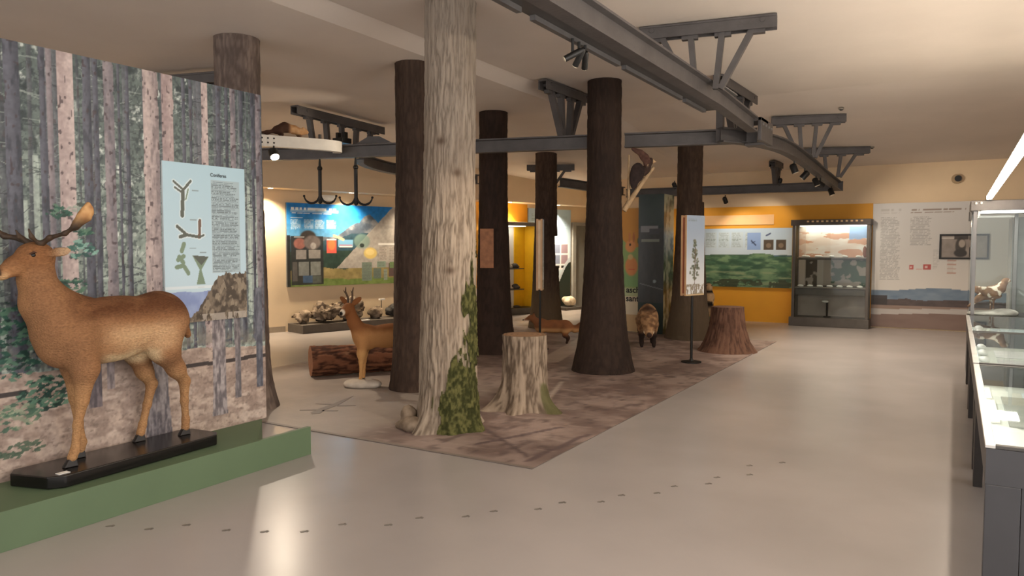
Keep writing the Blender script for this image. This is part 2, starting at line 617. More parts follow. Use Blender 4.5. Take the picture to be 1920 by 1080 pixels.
CREAM = mat('cream_plaster', (222, 200, 168), .8, var=.04, scale=2, bump=.05, bscale=60)
YEL = mat('yellow_paint', (226, 160, 40), .6, var=.04, scale=2)
CEILM = mat('ceiling_plaster', (214, 203, 192), .9, var=.04, scale=1.2, bump=.06, bscale=30)
DGREY = mat('dark_grey_metal', (74, 72, 70), .5, .3, var=.1)
GREY = mat('grey_metal', (128, 126, 124), .45, .35, var=.1)
RAILM = mat('painted_steel', (84, 80, 79), .5, .25, var=.18, scale=5, bump=.1)
BLACK = mat('black_metal', (22, 21, 20), .45, .2, var=.2)
BLACKG = mat('black_lacquer', (16, 14, 14), .22, 0, var=.2, spec=.5)
WHITE = mat('white_card', (236, 234, 228), .6, var=.03)
WOODB = mat('orange_wood', (168, 112, 72), .55, var=.2, scale=6, stretch=(6, 6, .6))
INK = mat('black_ink', (24, 26, 24), .6, var=.05)
INKW = mat('white_ink', (240, 243, 245), .6, var=.03)

MB_ = MB
fl = structure('floor', MB().box(-15, 3.2, -5, 19.2, -.12, 0), floor_material())

# ceiling: flat, a shallow sloping step along the room, then falling towards the far end
def ceil_z(x, y):
    hi = 3.5 if y < 10.2 else 3.5 - .45 * (y - 10.2) / 5.4
    lo = 3.42 if y < 10.2 else 3.42 - .40 * (y - 10.2) / 5.4
    if x >= -4.42: return hi
    if x <= -4.64: return lo
    return lo + (hi - lo) * (x + 4.64) / .22
ys = [-5, 10.2, 15.75, 19.2]; xs = [-15, -4.64, -4.42, 3.2]
for i in range(3):
    for j in range(3):
        q = [(xs[a], ys[b]) for a, b in ((i, j), (i, j + 1), (i + 1, j + 1), (i + 1, j))]
        cm = MB(); cm.add([(x, y, ceil_z(x, y)) for x, y in q] + [(x, y, ceil_z(x, y) + .1) for x, y in q],
               [(0, 1, 2, 3), (7, 6, 5, 4), (0, 3, 7, 4), (3, 2, 6, 7), (2, 1, 5, 6), (1, 0, 4, 5)])
        structure('ceiling', cm, CEILM)

# left wall runs at an angle; s = metres along it, off = metres out from it
LP = np.array((-10.42, 9.03, 0)); LD = np.array((.2634, .9647, 0)); LN = np.array((.9647, -.2634, 0)); UPV = np.array((0, 0, 1.0))
def LW(s, z, off=0.0):
    return LP + LD * s + LN * off + UPV * z
structure('wall_left', MB().obox(LW(-14.5, 0, -.15), LD * 24.6, LN * .15, UPV * 3.36), CREAM)
# bulkhead over the left exhibits with recessed downlights
structure('trim_1', MB().obox(LW(-6, 2.53, .002), LD * 15.6, LN * .42, UPV * .86), CREAM)
structure('baseboard_left', MB().obox(LW(-8, 0, .002), LD * 8.38, LN * .02, UPV * .1), mat('grey_base', (150, 136, 118), .5))

FY = 15.6
far = structure('wall_far', MB().box(-6.7, 3.2, FY, FY + .15, 0, 3.2), CREAM)
structure('trim_2', MB().box(-6.7, -1.36, FY - .012, FY - .001, 0, 2.34), YEL)           # yellow painted dado
structure('wall_right', MB().box(3.05, 3.2, 6.2, FY, 0, 3.55), CREAM)
structure('wall_return', MB().box(-6.85, -6.7, FY, 19, 0, 3.2), CREAM)
structure('wall_back', MB().box(-9, -6.85, 18.6, 18.75, 0, 3.2), CREAM)

# grey door in the left wall
d1 = thing('door_1', None, None); d1['kind'] = 'structure'; d1.location = LW(8.6, 0)
MB().obox(LW(8.22, 0, .003), LD * 1.0, LN * .03, UPV * 2.06).build('door_leaf', mat('door_grey', (112, 114, 112), .5, var=.05), d1)
fm = MB()
fm.obox(LW(8.10, 0, .003), LD * .12, LN * .07, UPV * 2.14); fm.obox(LW(9.22, 0, .003), LD * .12, LN * .07, UPV * 2.14); fm.obox(LW(8.22, 2.06, .003), LD * 1.0, LN * .07, UPV * .08)
fm.build('door_frame', mat('frame_grey', (140, 142, 140), .45), d1, bevel=.004)
MB().tube([LW(9.1, 1.02, .035), LW(9.1, 1.02, .08), LW(8.97, 1.02, .08)], .011).build('door_handle', GREY, d1)

# ------------------------------------------------------------------ partition with the forest print
MX = -4.52
wm = structure('wall_partition', MB().box(MX - .12, MX, -1.0, 3.915, .2, 2.645), mat('partition_board', (150, 140, 128), .7))
def forest_print():
    y0, w, h = 1.2, 2.715, 2.445
    P = Print(w, h, .0055)
    X = P.x + y0; Zz = P.y + .2
    n1 = fbm(X * 9, Zz * 5, 5, 1); n2 = fbm(X * 30, Zz * 22, 4, 2); n3 = fbm(X * 2.2, Zz * 1.1, 3, 3)
    topness = sstep(1.2, 2.7, Zz)
    base = mix((146, 160, 152), (78, 90, 90), topness * .9 + (n1 - .5) * .9)
    spots = (sstep(.60, .74, n2) * (.35 + .65 * sstep(.4, .6, n3)))
    base = mix(base, (214, 222, 216), spots * .8)
    base = mix(base, (52, 62, 66), sstep(.5, .62, fbm(X * 60, Zz * 46, 3, 19)) * .55)
    base = mix(base, (40, 50, 54), sstep(.55, .8, fbm(X * 24, Zz * 16, 4, 9)) * (.25 + .6 * topness))
    P.c = base / 255
    rnd = random.Random(4)
    def trunk(xc, wd, c1, c2, zb=.75, seed=0, a=1.0, lean=0.0):
        W = P.win(xc - y0 - wd * .8 - .03, xc - y0 + wd * .8 + .03, 0, h)
        X_, Z_ = P.x[W] + y0, P.y[W] + .2
        if X_.size == 0: return
        xx = X_ - xc - lean * (Z_ - 1.4)
        Zz = Z_
        wv = wd * (1.06 - .05 * Zz) + .006 * (vn(Zz * 9, Zz * 0, seed) - .5)
        t = np.clip((xx + wv / 2) / wv, 0, 1)
        m = (np.abs(xx) < wv / 2) & (Zz > zb)
        tex = fbm(xx * 46 + seed * 3, Zz * 12, 4, seed)
        col = mix(c1, c2, np.clip(sstep(.2, .95, t) * .55 + sstep(.45, .7, tex) * .65, 0, 1))
        knots = sstep(.80, .86, vn(xx * 60 + seed, Zz * 34 + seed, seed + 5))
        col = mix(col, (70, 60, 64), knots * .75)
        P.putw(W, m, col, a)
    for i in range(46):                 # distant thin stems
        xc = y0 + rnd.random() * w; wd = .012 + rnd.random() * .03
        g = rnd.randint(82, 128)
        trunk(xc, wd, (g, g + 3, g + 10), (g - 34, g - 30, g - 22), .82, 20 + i, .75, rnd.uniform(-.012, .012))
    for i in range(16):                 # pale gaps of light low between stems
        xc = y0 + rnd.random() * w
        m = (np.abs(X - xc) < .012 + .012 * rnd.random()) & (Zz > 1.0) & (Zz < 1.75 + rnd.random() * .35)
        P.put(m, (196, 210, 200), .55)
    # twigs
    for i in range(700):
        x = rnd.random() * w; z = .8 + rnd.random() * 1.6; L = .03 + rnd.random() * .16
        P.line(x, z, x + L * rnd.choice((-1, 1)), z + rnd.uniform(-.06, .04), rnd.choice((.005, .005, .009)), rnd.choice(((48, 54, 60), (60, 70, 70), (150, 162, 156))), .6)
    dk = ((96, 98, 110), (58, 62, 72)); lt = ((168, 152, 150), (190, 175, 172)); md = ((142, 134, 138), (104, 100, 108))
    T = [(1.45, .11, lt), (1.66, .05, dk), (1.86, .09, md), (2.06, .05, dk), (2.185, .085, dk), (2.345, .04, dk), (2.385, .035, md), (2.475, .098, lt), (2.60, .055, dk), (2.655, .035, dk),
         (2.735, .07, md), (2.80, .02, dk), (2.855, .025, dk), (3.015, .115, ((180, 165, 162), (132, 121, 122))), (3.135, .09, ((152, 134, 134), (170, 154, 152))),
         (3.255, .03, dk), (3.31, .025, dk), (3.42, .055, lt), (3.53, .045, dk), (3.60, .03, dk), (3.655, .045, md), (3.73, .03, dk), (3.83, .03, dk), (3.88, .05, md)]
    for i, (xc, wd, (a, b)) in enumerate(T):
        zb = .66 if wd > .05 else .8
        trunk(xc, wd, a, b, zb, 70 + i)
    # forest floor
    zg = .80 + .05 * (vn(X * 3, X * 0, 3) - .5) - .05 * sstep(3.0, 3.9, X)
    g = Zz < zg
    gn = fbm(X * 14, Zz * 26, 5, 14); gn2 = fbm(X * 40, Zz * 60, 3, 15)
    gc = mix((150, 132, 122), (180, 162, 150), sstep(.3, .7, gn))
    gc = mix(gc, (112, 98, 90), sstep(.6, .75, gn2) * .5)
    gc = mix(gc, (206, 190, 178), sstep(.62, .74, fbm(X * 7, Zz * 12, 4, 16)) * .6)
    P.put(g, gc)
    P.put(sstep(.0, .04, Zz - zg) * (1 - sstep(.05, .18, Zz - zg)) * (fbm(X * 20, Zz * 30, 3, 30) > .46), (126, 122, 112), .6)
    # dark fallen branch
    P.put((np.abs(Zz - .685 - .012 * (vn(X * 6, X * 0, 8) - .5)) < .014) & (X < 3.95) & (vn(X * 3, X * 0, 9) > .25), (52, 46, 46), .9)
    # trunks that come down to the foot of the wall
    def stem(xc, wd, zt, zb, a, b, s):
        xx = X - xc; m = (np.abs(xx) < wd / 2 * (1 + .25 * sstep(.55, .25, Zz))) & (Zz < zt) & (Zz > zb)
        tex = fbm(xx * 60, Zz * 16, 4, s)
        P.put(m, mix(a, b, sstep(.3, .7, tex)))
    stem(2.60, .08, 1.1, .52, (120, 110, 114), (84, 78, 84), 41)
    stem(2.70, .05, .95, .62, (150, 138, 138), (110, 102, 104), 42)
    stem(3.02, .15, 1.05, .26, (92, 88, 94), (146, 140, 142), 43)
    stem(3.50, .105, 1.0, .3, (104, 98, 102), (164, 156, 156), 44)
    stem(3.66, .05, 1.0, .4, (96, 92, 96), (136, 130, 132), 45)
    stem(3.86, .06, 1.2, .45, (80, 82, 92), (110, 112, 122), 46)
    # ferns and leaf sprays
    def leaves(cx, cz, rx, rz, n, seed, pal=((44, 84, 72), (88, 124, 104), (30, 58, 52))):
        r = random.Random(seed)
        for i in range(n):
            a = r.random() * 2 * PI; q = math.sqrt(r.random())
            x = cx + rx * q * math.cos(a) - y0; z = cz + rz * q * math.sin(a) - .2
            t = r.uniform(-.6, .6); L = r.uniform(.015, .035); wl = L * .42
            dx, dz = math.cos(t), math.sin(t)
            P.poly([(x - dx * L, z - dz * L), (x - dz * wl, z + dx * wl), (x + dx * L, z + dz * L), (x + dz * wl, z - dx * wl)], r.choice(pal), .9)
    leaves(2.12, .98, .22, .22, 240, 1)
    leaves(1.75, .9, .3, .25, 180, 8)
    leaves(2.32, .66, .16, .10, 100, 2)
    leaves(2.12, .55, .16, .07, 60, 3, ((96, 122, 100), (70, 100, 84), (140, 150, 128)))
    leaves(2.16, .36, .14, .04, 26, 13, ((84, 100, 84), (70, 90, 74)))
    leaves(2.41, 1.71, .07, .035, 22, 4)
    leaves(2.555, 1.49, .09, .06, 26, 5, ((60, 104, 96), (130, 172, 160), (44, 80, 76)))
    leaves(2.56, 1.60, .06, .02, 12, 6)
    leaves(2.47, 1.28, .10, .05, 26, 7)
    leaves(2.52, 1.74, .05, .03, 9, 17, ((70, 80, 74), (150, 160, 150)))
    P.noise(.10, 60, 77, 2)
    P.build('forest_print', (MX + .003, y0, .2), (0, 1, 0), (0, 0, 1), wm, vmat('mural_print', .55))
forest_print()

# green display platform with its long front board
pl = thing('display_platform', 'long low green platform with a projecting front board under the forest print', 'platform', (-4.25, 2.6, 0))
GREEN = mat('green_paint', (90, 110, 82), .6, var=.05, scale=3)
MB().box(MX + .004, -4.035, -1.0, 3.87, 0, .2).build('platform_top', GREEN, pl, bevel=.003)
MB().box(-4.034, -4.0, -1.0, 3.87, 0, .203).build('front_board', GREEN, pl, bevel=.002)
# the top stops before the end of the board: notch
for v in bpy.data.objects['platform_top'].data.vertices:
    if v.co.y > 3 and v.co.x > -4.2:
        v.co.y = 3.42

# conifer panel screwed to the print
cp = thing('information_panel', 'pale blue conifer panel with leaf drawings and a mountain, on the forest print', 'panel', (-4.5, 3.4, 1.0))
MB().box(MX + .004, MX + .02, 3.075, 3.735, .99, 2.075).build('board', mat('panel_edge', (196, 208, 212), .5), cp, bevel=.002)
def conifer_print():
    w, h = .66, 1.085
    P = Print(w, h, .004, (186, 208, 216))
    P.c = mix((192, 214, 226), (168, 198, 212), P.y / h) / 255
    P.rect(.37, .335, .61, .985, (160, 176, 182), .75)
    P.text(.375, .34, .605, .975, .011, (92, 104, 108), .75, 3)
    # drawings of shoots
    G = (88, 94, 88); G2 = (120, 140, 120)
    for q in ((.14, .73, .15, .90, .028, G), (.15, .90, .21, .965, .018, G), (.15, .905, .08, .955, .016, G), (.15, .88, .09, .915, .014, G), (.17, .84, .19, .91, .010, G2),
              (.10, .655, .17, .60, .022, G), (.17, .60, .27, .585, .020, G), (.27, .585, .275, .70, .022, (110, 90, 80)), (.12, .585, .17, .60, .024, G), (.27, .585, .305, .60, .014, G)):
        P.line(q[0], q[1], q[2], q[3], q[4] + .016, (214, 226, 230), .7)
    for q in ((.14, .73, .15, .90, .028, G), (.15, .90, .21, .965, .018, G), (.15, .905, .08, .955, .016, G), (.15, .88, .09, .915, .014, G), (.17, .84, .19, .91, .010, G2),
              (.10, .655, .17, .60, .022, G), (.17, .60, .27, .585, .020, G), (.27, .585, .275, .70, .022, (110, 90, 80)), (.12, .585, .17, .60, .024, G), (.27, .585, .305, .60, .014, G)):
        P.line(*q[:5], q[5])
    for cx, cy, a in ((.10, .43, .5), (.14, .41, 2.2), (.13, .49, 1.2), (.09, .38, .2), (.15, .38, -1)):
        P.line(cx, cy, cx + .05 * math.cos(a), cy + .05 * math.sin(a), .03, G2)
    P.poly([(.21, .46), (.34, .45), (.28, .36), (.31, .26), (.24, .26), (.265, .36)], G2); P.poly([(.21, .46), (.34, .45), (.28, .39)], G)
    for x, y in ((.22, .90), (.20, .70), (.19, .505), (.27, .475), (.25, .235)):
        P.rect(x, y, x + .05, y + .006, (120, 132, 136), .7)
    # mountains
    P.rect(0, .23, w, .25, (216, 226, 232), .8)
    n = fbm(P.x * 14, P.y * 14, 4, 5)
    blue = .21 + .02 * (vn(P.x * 8, P.x * 0, 4) - .5)
    P.put(P.y < blue, mix((118, 136, 184), (160, 176, 210), n))
    hill = .03 + .30 * sstep(.16, .48, P.x) + .035 * (fbm(P.x * 60, P.x * 0, 3, 6) - .5)
    P.put(P.y < hill, mix((74, 66, 58), (122, 110, 96), sstep(.35, .7, fbm(P.x * 40, P.y * 26, 4, 7))))
    P.put((P.y < hill - .03) & (fbm(P.x * 30, P.y * 18, 3, 8) > .62), (150, 138, 120), .8)
    P.put((P.y < .05) & (fbm(P.x * 40, P.y * 10, 3, 9) > .5), (176, 168, 158), .8)
    P.build('printed_face', (MX + .0215, 3.075, .99), (0, 1, 0), (0, 0, 1), cp)
conifer_print()
lettering('Coníferes', .034, (MX + .023, 3.44, 2.0), (0, 1, 0), (0, 0, 1), INK, cp, bold=.0006)

# ------------------------------------------------------------------ printed forest floor sheet
fg = thing('floor_graphic', 'printed forest floor sheet in purple brown under the tree trunks', 'floor sheet', (-4.7, 8.4, 0))
def floor_print():
    x0, x1, y0, y1 = -7.3, -2.43, 4.36, 12.4
    P = Print(x1 - x0, y1 - y0, .025)
    X = P.x + x0; Yy = P.y + y0
    n = fbm(X * 3, Yy * 3, 5, 21); n2 = fbm(X * 14, Yy * 9, 4, 22); n3 = fbm(X * .8, Yy * .8, 3, 23)
    c = mix((112, 94, 88), (150, 132, 124), sstep(.3, .7, n))
    c = mix(c, (86, 72, 70), sstep(.55, .75, n2) * .6)
    c = mix(c, (166, 148, 138), sstep(.6, .75, fbm(X * 5, Yy * 16, 4, 24)) * .5)
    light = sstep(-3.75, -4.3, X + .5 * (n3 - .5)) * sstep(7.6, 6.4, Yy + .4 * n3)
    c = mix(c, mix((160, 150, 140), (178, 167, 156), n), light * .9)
    P.c = c / 255
    def L(a, b, w, col, al): P.line(a[0] - x0, a[1] - y0, b[0] - x0, b[1] - y0, w, col, al)
    L((-3.3, 6.1), (-3.75, 7.4), .05, (190, 178, 166), .6); L((-3.0, 6.2), (-3.3, 6.1), .03, (180, 168, 156), .5)
    L((-4.6, 8.7), (-5.4, 12.0), .30, (176, 164, 152), .7)
    L((-2.6, 4.6), (-3.4, 5.2), .04, (84, 70, 70), .7); L((-2.55, 4.5), (-2.5, 5.4), .05, (90, 74, 74), .7); L((-3.1, 4.7), (-2.8, 5.5), .05, (84, 70, 72), .6)
    P.put((Yy < y0 + .03), (120, 110, 102), .8)
    P.build('printed_face', (x0, y0, .006), (1, 0, 0), (0, 1, 0), fg, vmat('floor_vinyl', .5, .15, 30))
    MB().box(x0, x1, y0, y1, .001, .0055).build('backing', mat('vinyl_edge', (110, 100, 94), .6), fg)
floor_print()
lz = MB()
def flatpoly(mb, pts, z=.0085, t=.001):
    mb.prism(pts, z - t, z)
lzs = thing('lizard_silhouette', 'grey lizard silhouette printed on the pale floor sheet near the log', 'floor print', (-5.03, 5.09, .007))
flatpoly(lz, [(-4.95, 4.80), (-4.90, 4.86), (-4.97, 5.0), (-5.02, 5.22), (-5.12, 5.45), (-5.2, 5.62), (-5.15, 5.4), (-5.09, 5.2), (-5.05, 4.98), (-5.0, 4.84)])
for a, b in (((-4.97, 4.95), (-4.84, 5.02)), ((-5.04, 4.95), (-5.16, 4.86)), ((-5.0, 5.18), (-4.86, 5.28)), ((-5.09, 5.2), (-5.24, 5.14))):
    d = np.array(b) - np.array(a); nn = np.array((-d[1], d[0])); nn = nn / np.linalg.norm(nn) * .022
    flatpoly(lz, [tuple(np.array(a) + nn), tuple(np.array(b) + nn * .7), tuple(np.array(b) - nn * .7), tuple(np.array(a) - nn)])
lz.build('printed_shape', mat('lizard_grey', (128, 118, 110), .5, var=.05), lzs)

# small animal tracks printed on the concrete
TR = [(-3.89, 2.29), (-3.67, 2.37), (-3.55, 2.51), (-3.3, 2.57), (-3.11, 2.66), (-2.93, 2.77), (-2.83, 2.95), (-2.61, 3.07), (-2.53, 3.24), (-2.32, 3.39), (-2.23, 3.54), (-2.03, 3.7), (-1.96, 3.87), (-1.77, 4.0), (-1.71, 4.17), (-1.54, 4.32), (-1.49, 4.5), (-1.32, 4.66), (-1.31, 4.82), (-1.14, 4.99), (-1.19, 5.2), (-1.01, 5.39)]
tm = MB()
for i in range(1):
    flatpoly(tm, [(.012 * math.cos(a), .017 * math.sin(a)) for a in np.linspace(0, 2 * PI, 9)[:-1]], .002, .0015)
    for k in (-1, 0, 1):
        flatpoly(tm, [(.011 * k + .004 * math.cos(a), .024 - .004 * abs(k) + .007 * math.sin(a)) for a in np.linspace(0, 2 * PI, 7)[:-1]], .002, .0015)
t0 = tm.build('animal_track', mat('track_print', (116, 109, 102), .5))
for i, (x, y) in enumerate(TR):
    o = t0 if i == 0 else t0.copy()
    if i: COL.objects.link(o)
    o.location = (x, y, 0); o.rotation_euler = (0, 0, -.75)
    tag(o, 'small dark animal track on the concrete floor, %s from the left in the row' % ORD[i], 'track mark', 'row of animal tracks on the floor')
# ================================================================== TREE TRUNKS
BARK = vmat('bark', .85, .5, 70, (1, 1, .25), .25)
def trunk_mesh(name, x, y, z0, z1, rfn, colfn, nth, nz, parent=None, material=BARK, cap=False, zpow=1.0, lean=(0, 0)):
    th = np.linspace(0, 2 * PI, nth, endpoint=False)
    t = np.linspace(0, 1, nz) ** zpow
    z = z0 + (z1 - z0) * t
    TH, ZZ = np.meshgrid(th, z)
    R, D = rfn(TH, ZZ)
    V = np.stack([x + R * np.cos(TH) + lean[0] * ZZ, y + R * np.sin(TH) + lean[1] * ZZ, ZZ], -1).reshape(-1, 3)
    C = colfn(TH, ZZ, D).reshape(-1, 3)
    i = np.arange(nz * nth).reshape(nz, nth)
    j = np.roll(i, -1, 1)
    F = np.stack([i[:-1], j[:-1], j[1:], i[1:]], -1).reshape(-1, 4)
    return mesh_obj(name, V, F, material, parent, True, False, C / 255 if C.max() > 1.5 else C), (TH, ZZ, R, D)

def bark_height(TH, Z, seed, kt=26, kz=5, warp=.6):
    u = TH / (2 * PI)
    w = (fbm(u * 8, Z * 1.6, 3, seed + 40, 8) - .5) * warp
    a = fbm(u * kt + w, Z * kz, 4, seed, kt)
    ridg = np.abs(a - .5) * 2
    b = fbm(u * kt * 2, Z * kz * 2.4, 3, seed + 11, kt * 2)
    return np.clip(ridg * 2.4, 0, 1) * .65 + b * .35

# ---- pale trunk with moss
px_, py_ = -3.63, 5.06
pt = thing('mossy_tree', 'pale rough-barked tree trunk with green moss low on its right side', 'tree trunk', (px_, py_, 0))
PLEAN = (.009, .005)
CAMDIR = math.atan2(-py_, -px_)          # direction from the trunk towards the visitor side
def pale_r(TH, Z):
    h = bark_height(TH, Z, 3, 60, 4.5, 1.2)
    r = .207 + .026 * sstep(2.7, .3, Z) + .02 * np.exp(-Z / .35)
    r = r + .012 * (fbm(TH / (2 * PI) * 6, Z * 1.5, 3, 60, 6) - .5)
    roots = 0
    for ang, amp, wid in ((CAMDIR - .75, .15, .33), (CAMDIR + .1, .06, .3), (CAMDIR + .95, .10, .35), (CAMDIR + 2.2, .12, .4), (CAMDIR - 2.1, .12, .4)):
        d = (TH - ang + PI) % (2 * PI) - PI
        roots = roots + amp * np.exp(-(d / wid) ** 2) * np.exp(-Z / .13)
    return r + roots + .017 * (h - .5), h
def moss_mask(TH, Z):
    d = (TH - (CAMDIR + .62) + PI) % (2 * PI) - PI
    n = fbm(TH / (2 * PI) * 30, Z * 4.5, 4, 90, 30)
    low = np.exp(-(np.abs(d) / .95) ** 4) * sstep(.85, .30, Z) * 1.15
    hi = np.exp(-((d - .35) / .7) ** 2) * sstep(2.2, .5, Z) * .82
    return sstep(.50, .58, np.maximum(low, hi) + (n - .5) * 1.2)
def pale_c(TH, Z, D):
    n = fbm(TH / (2 * PI) * 12, Z * 3, 4, 33, 12)
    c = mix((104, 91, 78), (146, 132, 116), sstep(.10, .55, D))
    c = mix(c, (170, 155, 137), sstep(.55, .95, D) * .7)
    c = mix(c, (136, 120, 104), sstep(.5, .7, n) * .45)
    c = mix(c, (140, 132, 124), sstep(1.6, 3.0, Z) * .4)
    c = mix(c, (98, 98, 62), moss_mask(TH, Z) * .5)
    for (dth, zk) in ((.05, 1.32), (-.35, 2.35), (.3, 2.1)):
        dd = ((TH - CAMDIR - dth + PI) % (2 * PI) - PI) * .21
        c = mix(c, (78, 62, 50), .8 * np.exp(-((dd / .035) ** 2 + ((Z - zk) / .03) ** 2)))
    return c
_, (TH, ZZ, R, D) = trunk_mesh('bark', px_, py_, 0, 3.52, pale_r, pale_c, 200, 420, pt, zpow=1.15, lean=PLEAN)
# moss grows as a proud crust where the mask says so
M = moss_mask(TH, ZZ)
nz, nth = TH.shape
V = []
bump = fbm(TH / (2 * PI) * 90, ZZ * 32, 3, 95, 90)
off = .004 + .016 * bump * M
Vm = np.stack([px_ + (R + off) * np.cos(TH) + PLEAN[0] * ZZ, py_ + (R + off) * np.sin(TH) + PLEAN[1] * ZZ, np.maximum(ZZ, .001)], -1).reshape(-1, 3)
ii = np.arange(nz * nth).reshape(nz, nth); jj = np.roll(ii, -1, 1)
F = np.stack([ii[:-1], jj[:-1], jj[1:], ii[1:]], -1).reshape(-1, 4)
keep = (M.ravel()[F].min(1) > .45)
F = F[keep]
used, inv = np.unique(F, return_inverse=True)
mc = mix((52, 54, 30), (98, 96, 58), sstep(.3, .75, bump)).reshape(-1, 3)
mesh_obj('moss', Vm[used], inv.reshape(-1, 4), vmat('moss', .95, .6, 140, None, .1), pt, True, False, mc[used] / 255)
# burls by the left root
bl = Blob(.03)
bl.ell((-3.80, 4.80, .05), (.10, .09, .07)).ell((-3.92, 4.90, .09), (.07, .07, .09)).ell((-3.90, 4.82, .03), (.08, .06, .045))
bl.build('root_burl', .012, BARK, lambda v: mix((96, 82, 68), (168, 150, 130), fbm3(v * 22, 3, 2)) / 255, pt, noise=.012, nscale=18)

# ---- dark brown trunks (steel columns clad in brown bark)
def dark_trunk(name, label, x, y, ztop, rt, rb, seed, zfl=.5, notch=None, c0=(44, 33, 27), c1=(74, 57, 46), parts=None, foot=None):
    def rf(TH, Z):
        h = bark_height(TH, Z, seed, 40, 6)
        r = rt + .035 * sstep(2.6, .8, Z) + (rb - rt - .035) * np.exp(-(Z / zfl) ** 1.15)
        r = r + .010 * (h - .5) + .008 * (fbm(TH / (2 * PI) * 5, Z * 1.2, 3, seed + 9, 5) - .5)
        if notch:
            for ang, wid, za, zb, dr in notch:
                d = np.abs((TH - ang + PI) % (2 * PI) - PI)
                r = np.where((d < wid) & (Z > za) & (Z < zb), np.maximum(r - dr, .12), r)
        return r, h
    def cf(TH, Z, D):
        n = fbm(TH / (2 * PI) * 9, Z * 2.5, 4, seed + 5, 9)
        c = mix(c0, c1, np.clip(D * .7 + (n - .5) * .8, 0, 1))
        if foot: c = mix(c, foot, sstep(1.2, .3, Z + .4 * (n - .5)) * .8)
        if notch:
            for ang, wid, za, zb, dr in notch:
                if dr > .06: continue
                d = np.abs((TH - ang + PI) % (2 * PI) - PI)
                c = np.where(((d < wid) & (Z > za) & (Z < zb))[..., None], np.array((176, 150, 120.)), c)
        return c
    if parts:
        t = thing(name, label, 'tree trunk', (x, y, 0))
        trunk_mesh('bark', x, y, 0, ztop, rf, cf, 110, 240, t, zpow=1.2)
        return t
    o, _ = trunk_mesh(name, x, y, 0, ztop, rf, cf, 110, 240, zpow=1.2)
    return tag(o, label, 'tree trunk')

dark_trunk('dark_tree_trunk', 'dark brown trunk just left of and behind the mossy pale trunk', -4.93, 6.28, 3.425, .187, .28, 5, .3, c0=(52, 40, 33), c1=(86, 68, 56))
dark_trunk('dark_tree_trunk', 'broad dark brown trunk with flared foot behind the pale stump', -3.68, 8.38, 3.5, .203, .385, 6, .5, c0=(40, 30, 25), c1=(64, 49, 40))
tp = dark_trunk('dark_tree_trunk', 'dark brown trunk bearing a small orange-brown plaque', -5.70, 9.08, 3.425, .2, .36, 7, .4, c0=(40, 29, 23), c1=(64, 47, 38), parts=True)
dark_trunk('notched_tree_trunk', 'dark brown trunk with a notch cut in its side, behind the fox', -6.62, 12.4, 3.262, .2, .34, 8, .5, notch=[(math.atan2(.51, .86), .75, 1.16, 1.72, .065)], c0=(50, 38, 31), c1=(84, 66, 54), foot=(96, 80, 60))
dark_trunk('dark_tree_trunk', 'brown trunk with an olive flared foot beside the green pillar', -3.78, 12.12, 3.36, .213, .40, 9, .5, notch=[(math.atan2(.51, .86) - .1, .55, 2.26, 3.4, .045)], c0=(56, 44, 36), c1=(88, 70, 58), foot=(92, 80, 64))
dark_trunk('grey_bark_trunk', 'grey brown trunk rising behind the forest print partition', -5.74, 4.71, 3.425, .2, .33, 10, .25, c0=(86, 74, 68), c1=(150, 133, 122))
# root reaching out past the partition
# plaque on the third trunk
pd = np.array((.52, -.85)); pn = np.array((.85, .52))
pc = np.array((-5.70, 9.08)) + pd * .235 - pn * .09
MB().obox((*(pc - pn * .095), 1.22), (*(pn * .19), 0), (*(pd * .03), 0), (0, 0, .55)).build('plaque', mat('plaque_wood', (150, 98, 62), .6, var=.25, scale=14), tp, bevel=.004)

# ---- stumps
def stump(name, label, x, y, h, rt, rb, seed, pal, roots, moss=None, kt=40, cut=(158, 122, 92), fl=.16):
    t = thing(name, label, 'tree stump', (x, y, 0))
    def rf(TH, Z):
        hgt = bark_height(TH, Z, seed, kt, 4)
        r = rt + (rb - rt) * np.exp(-Z / fl) * (1 - Z / h * .5) + .02 * (hgt - .5) + .012 * (fbm(TH / (2 * PI) * 5, Z * 2, 3, seed + 3, 5) - .5)
        for ang, amp, wid in roots:
            d = (TH - ang + PI) % (2 * PI) - PI
            r = r + amp * np.exp(-(d / wid) ** 2) * np.exp(-Z / .12)
        return r, hgt
    def cf(TH, Z, D):
        n = fbm(TH / (2 * PI) * 12, Z * 3, 4, seed + 4, 12)
        c = mix(pal[0], pal[1], sstep(.15, .6, D)); c = mix(c, pal[2], sstep(.6, .95, D) * .6); c = mix(c, pal[0], sstep(.55, .75, n) * .4)
        if moss:
            d = (TH - moss[0] + PI) % (2 * PI) - PI
            mk = sstep(.45, .6, np.exp(-(d / moss[1]) ** 2) * sstep(moss[2], .05, Z) + (n - .5) * .8)
            c = mix(c, (84, 82, 50), mk * .85)
        return c
    ob, (TH, ZZ, R, D) = trunk_mesh('bark', x, y, 0, h, rf, cf, 120, 90, t)
    # sawn top
    rings = []; nth = 120; th = np.linspace(0, 2 * PI, nth, endpoint=False)
    rt_ = R[-1]
    fr = np.linspace(1, 0.02, 16)
    V = np.concatenate([np.stack([x + rt_ * f * np.cos(th), y + rt_ * f * np.sin(th), np.full(nth, h + .004 * (1 - f))], 1) for f in fr])
    i = np.arange(16 * nth).reshape(16, nth); j = np.roll(i, -1, 1)
    F = np.stack([i[:-1], j[:-1], j[1:], i[1:]], -1).reshape(-1, 4)
    rr = np.repeat(fr, nth)
    col = mix(np.array(cut) * .78, np.array(cut), .5 + .5 * np.sin(rr * 70)); col = mix(col, np.array(cut) * .6, rr > .97)
    mesh_obj('sawn_top', V, F, vmat('sawn_wood', .7, .2, 40), t, True, False, col / 255)
    return t
cs = math.atan2(-6.03, 3.44 * 1)
ST = math.atan2(-6.03, 3.44)
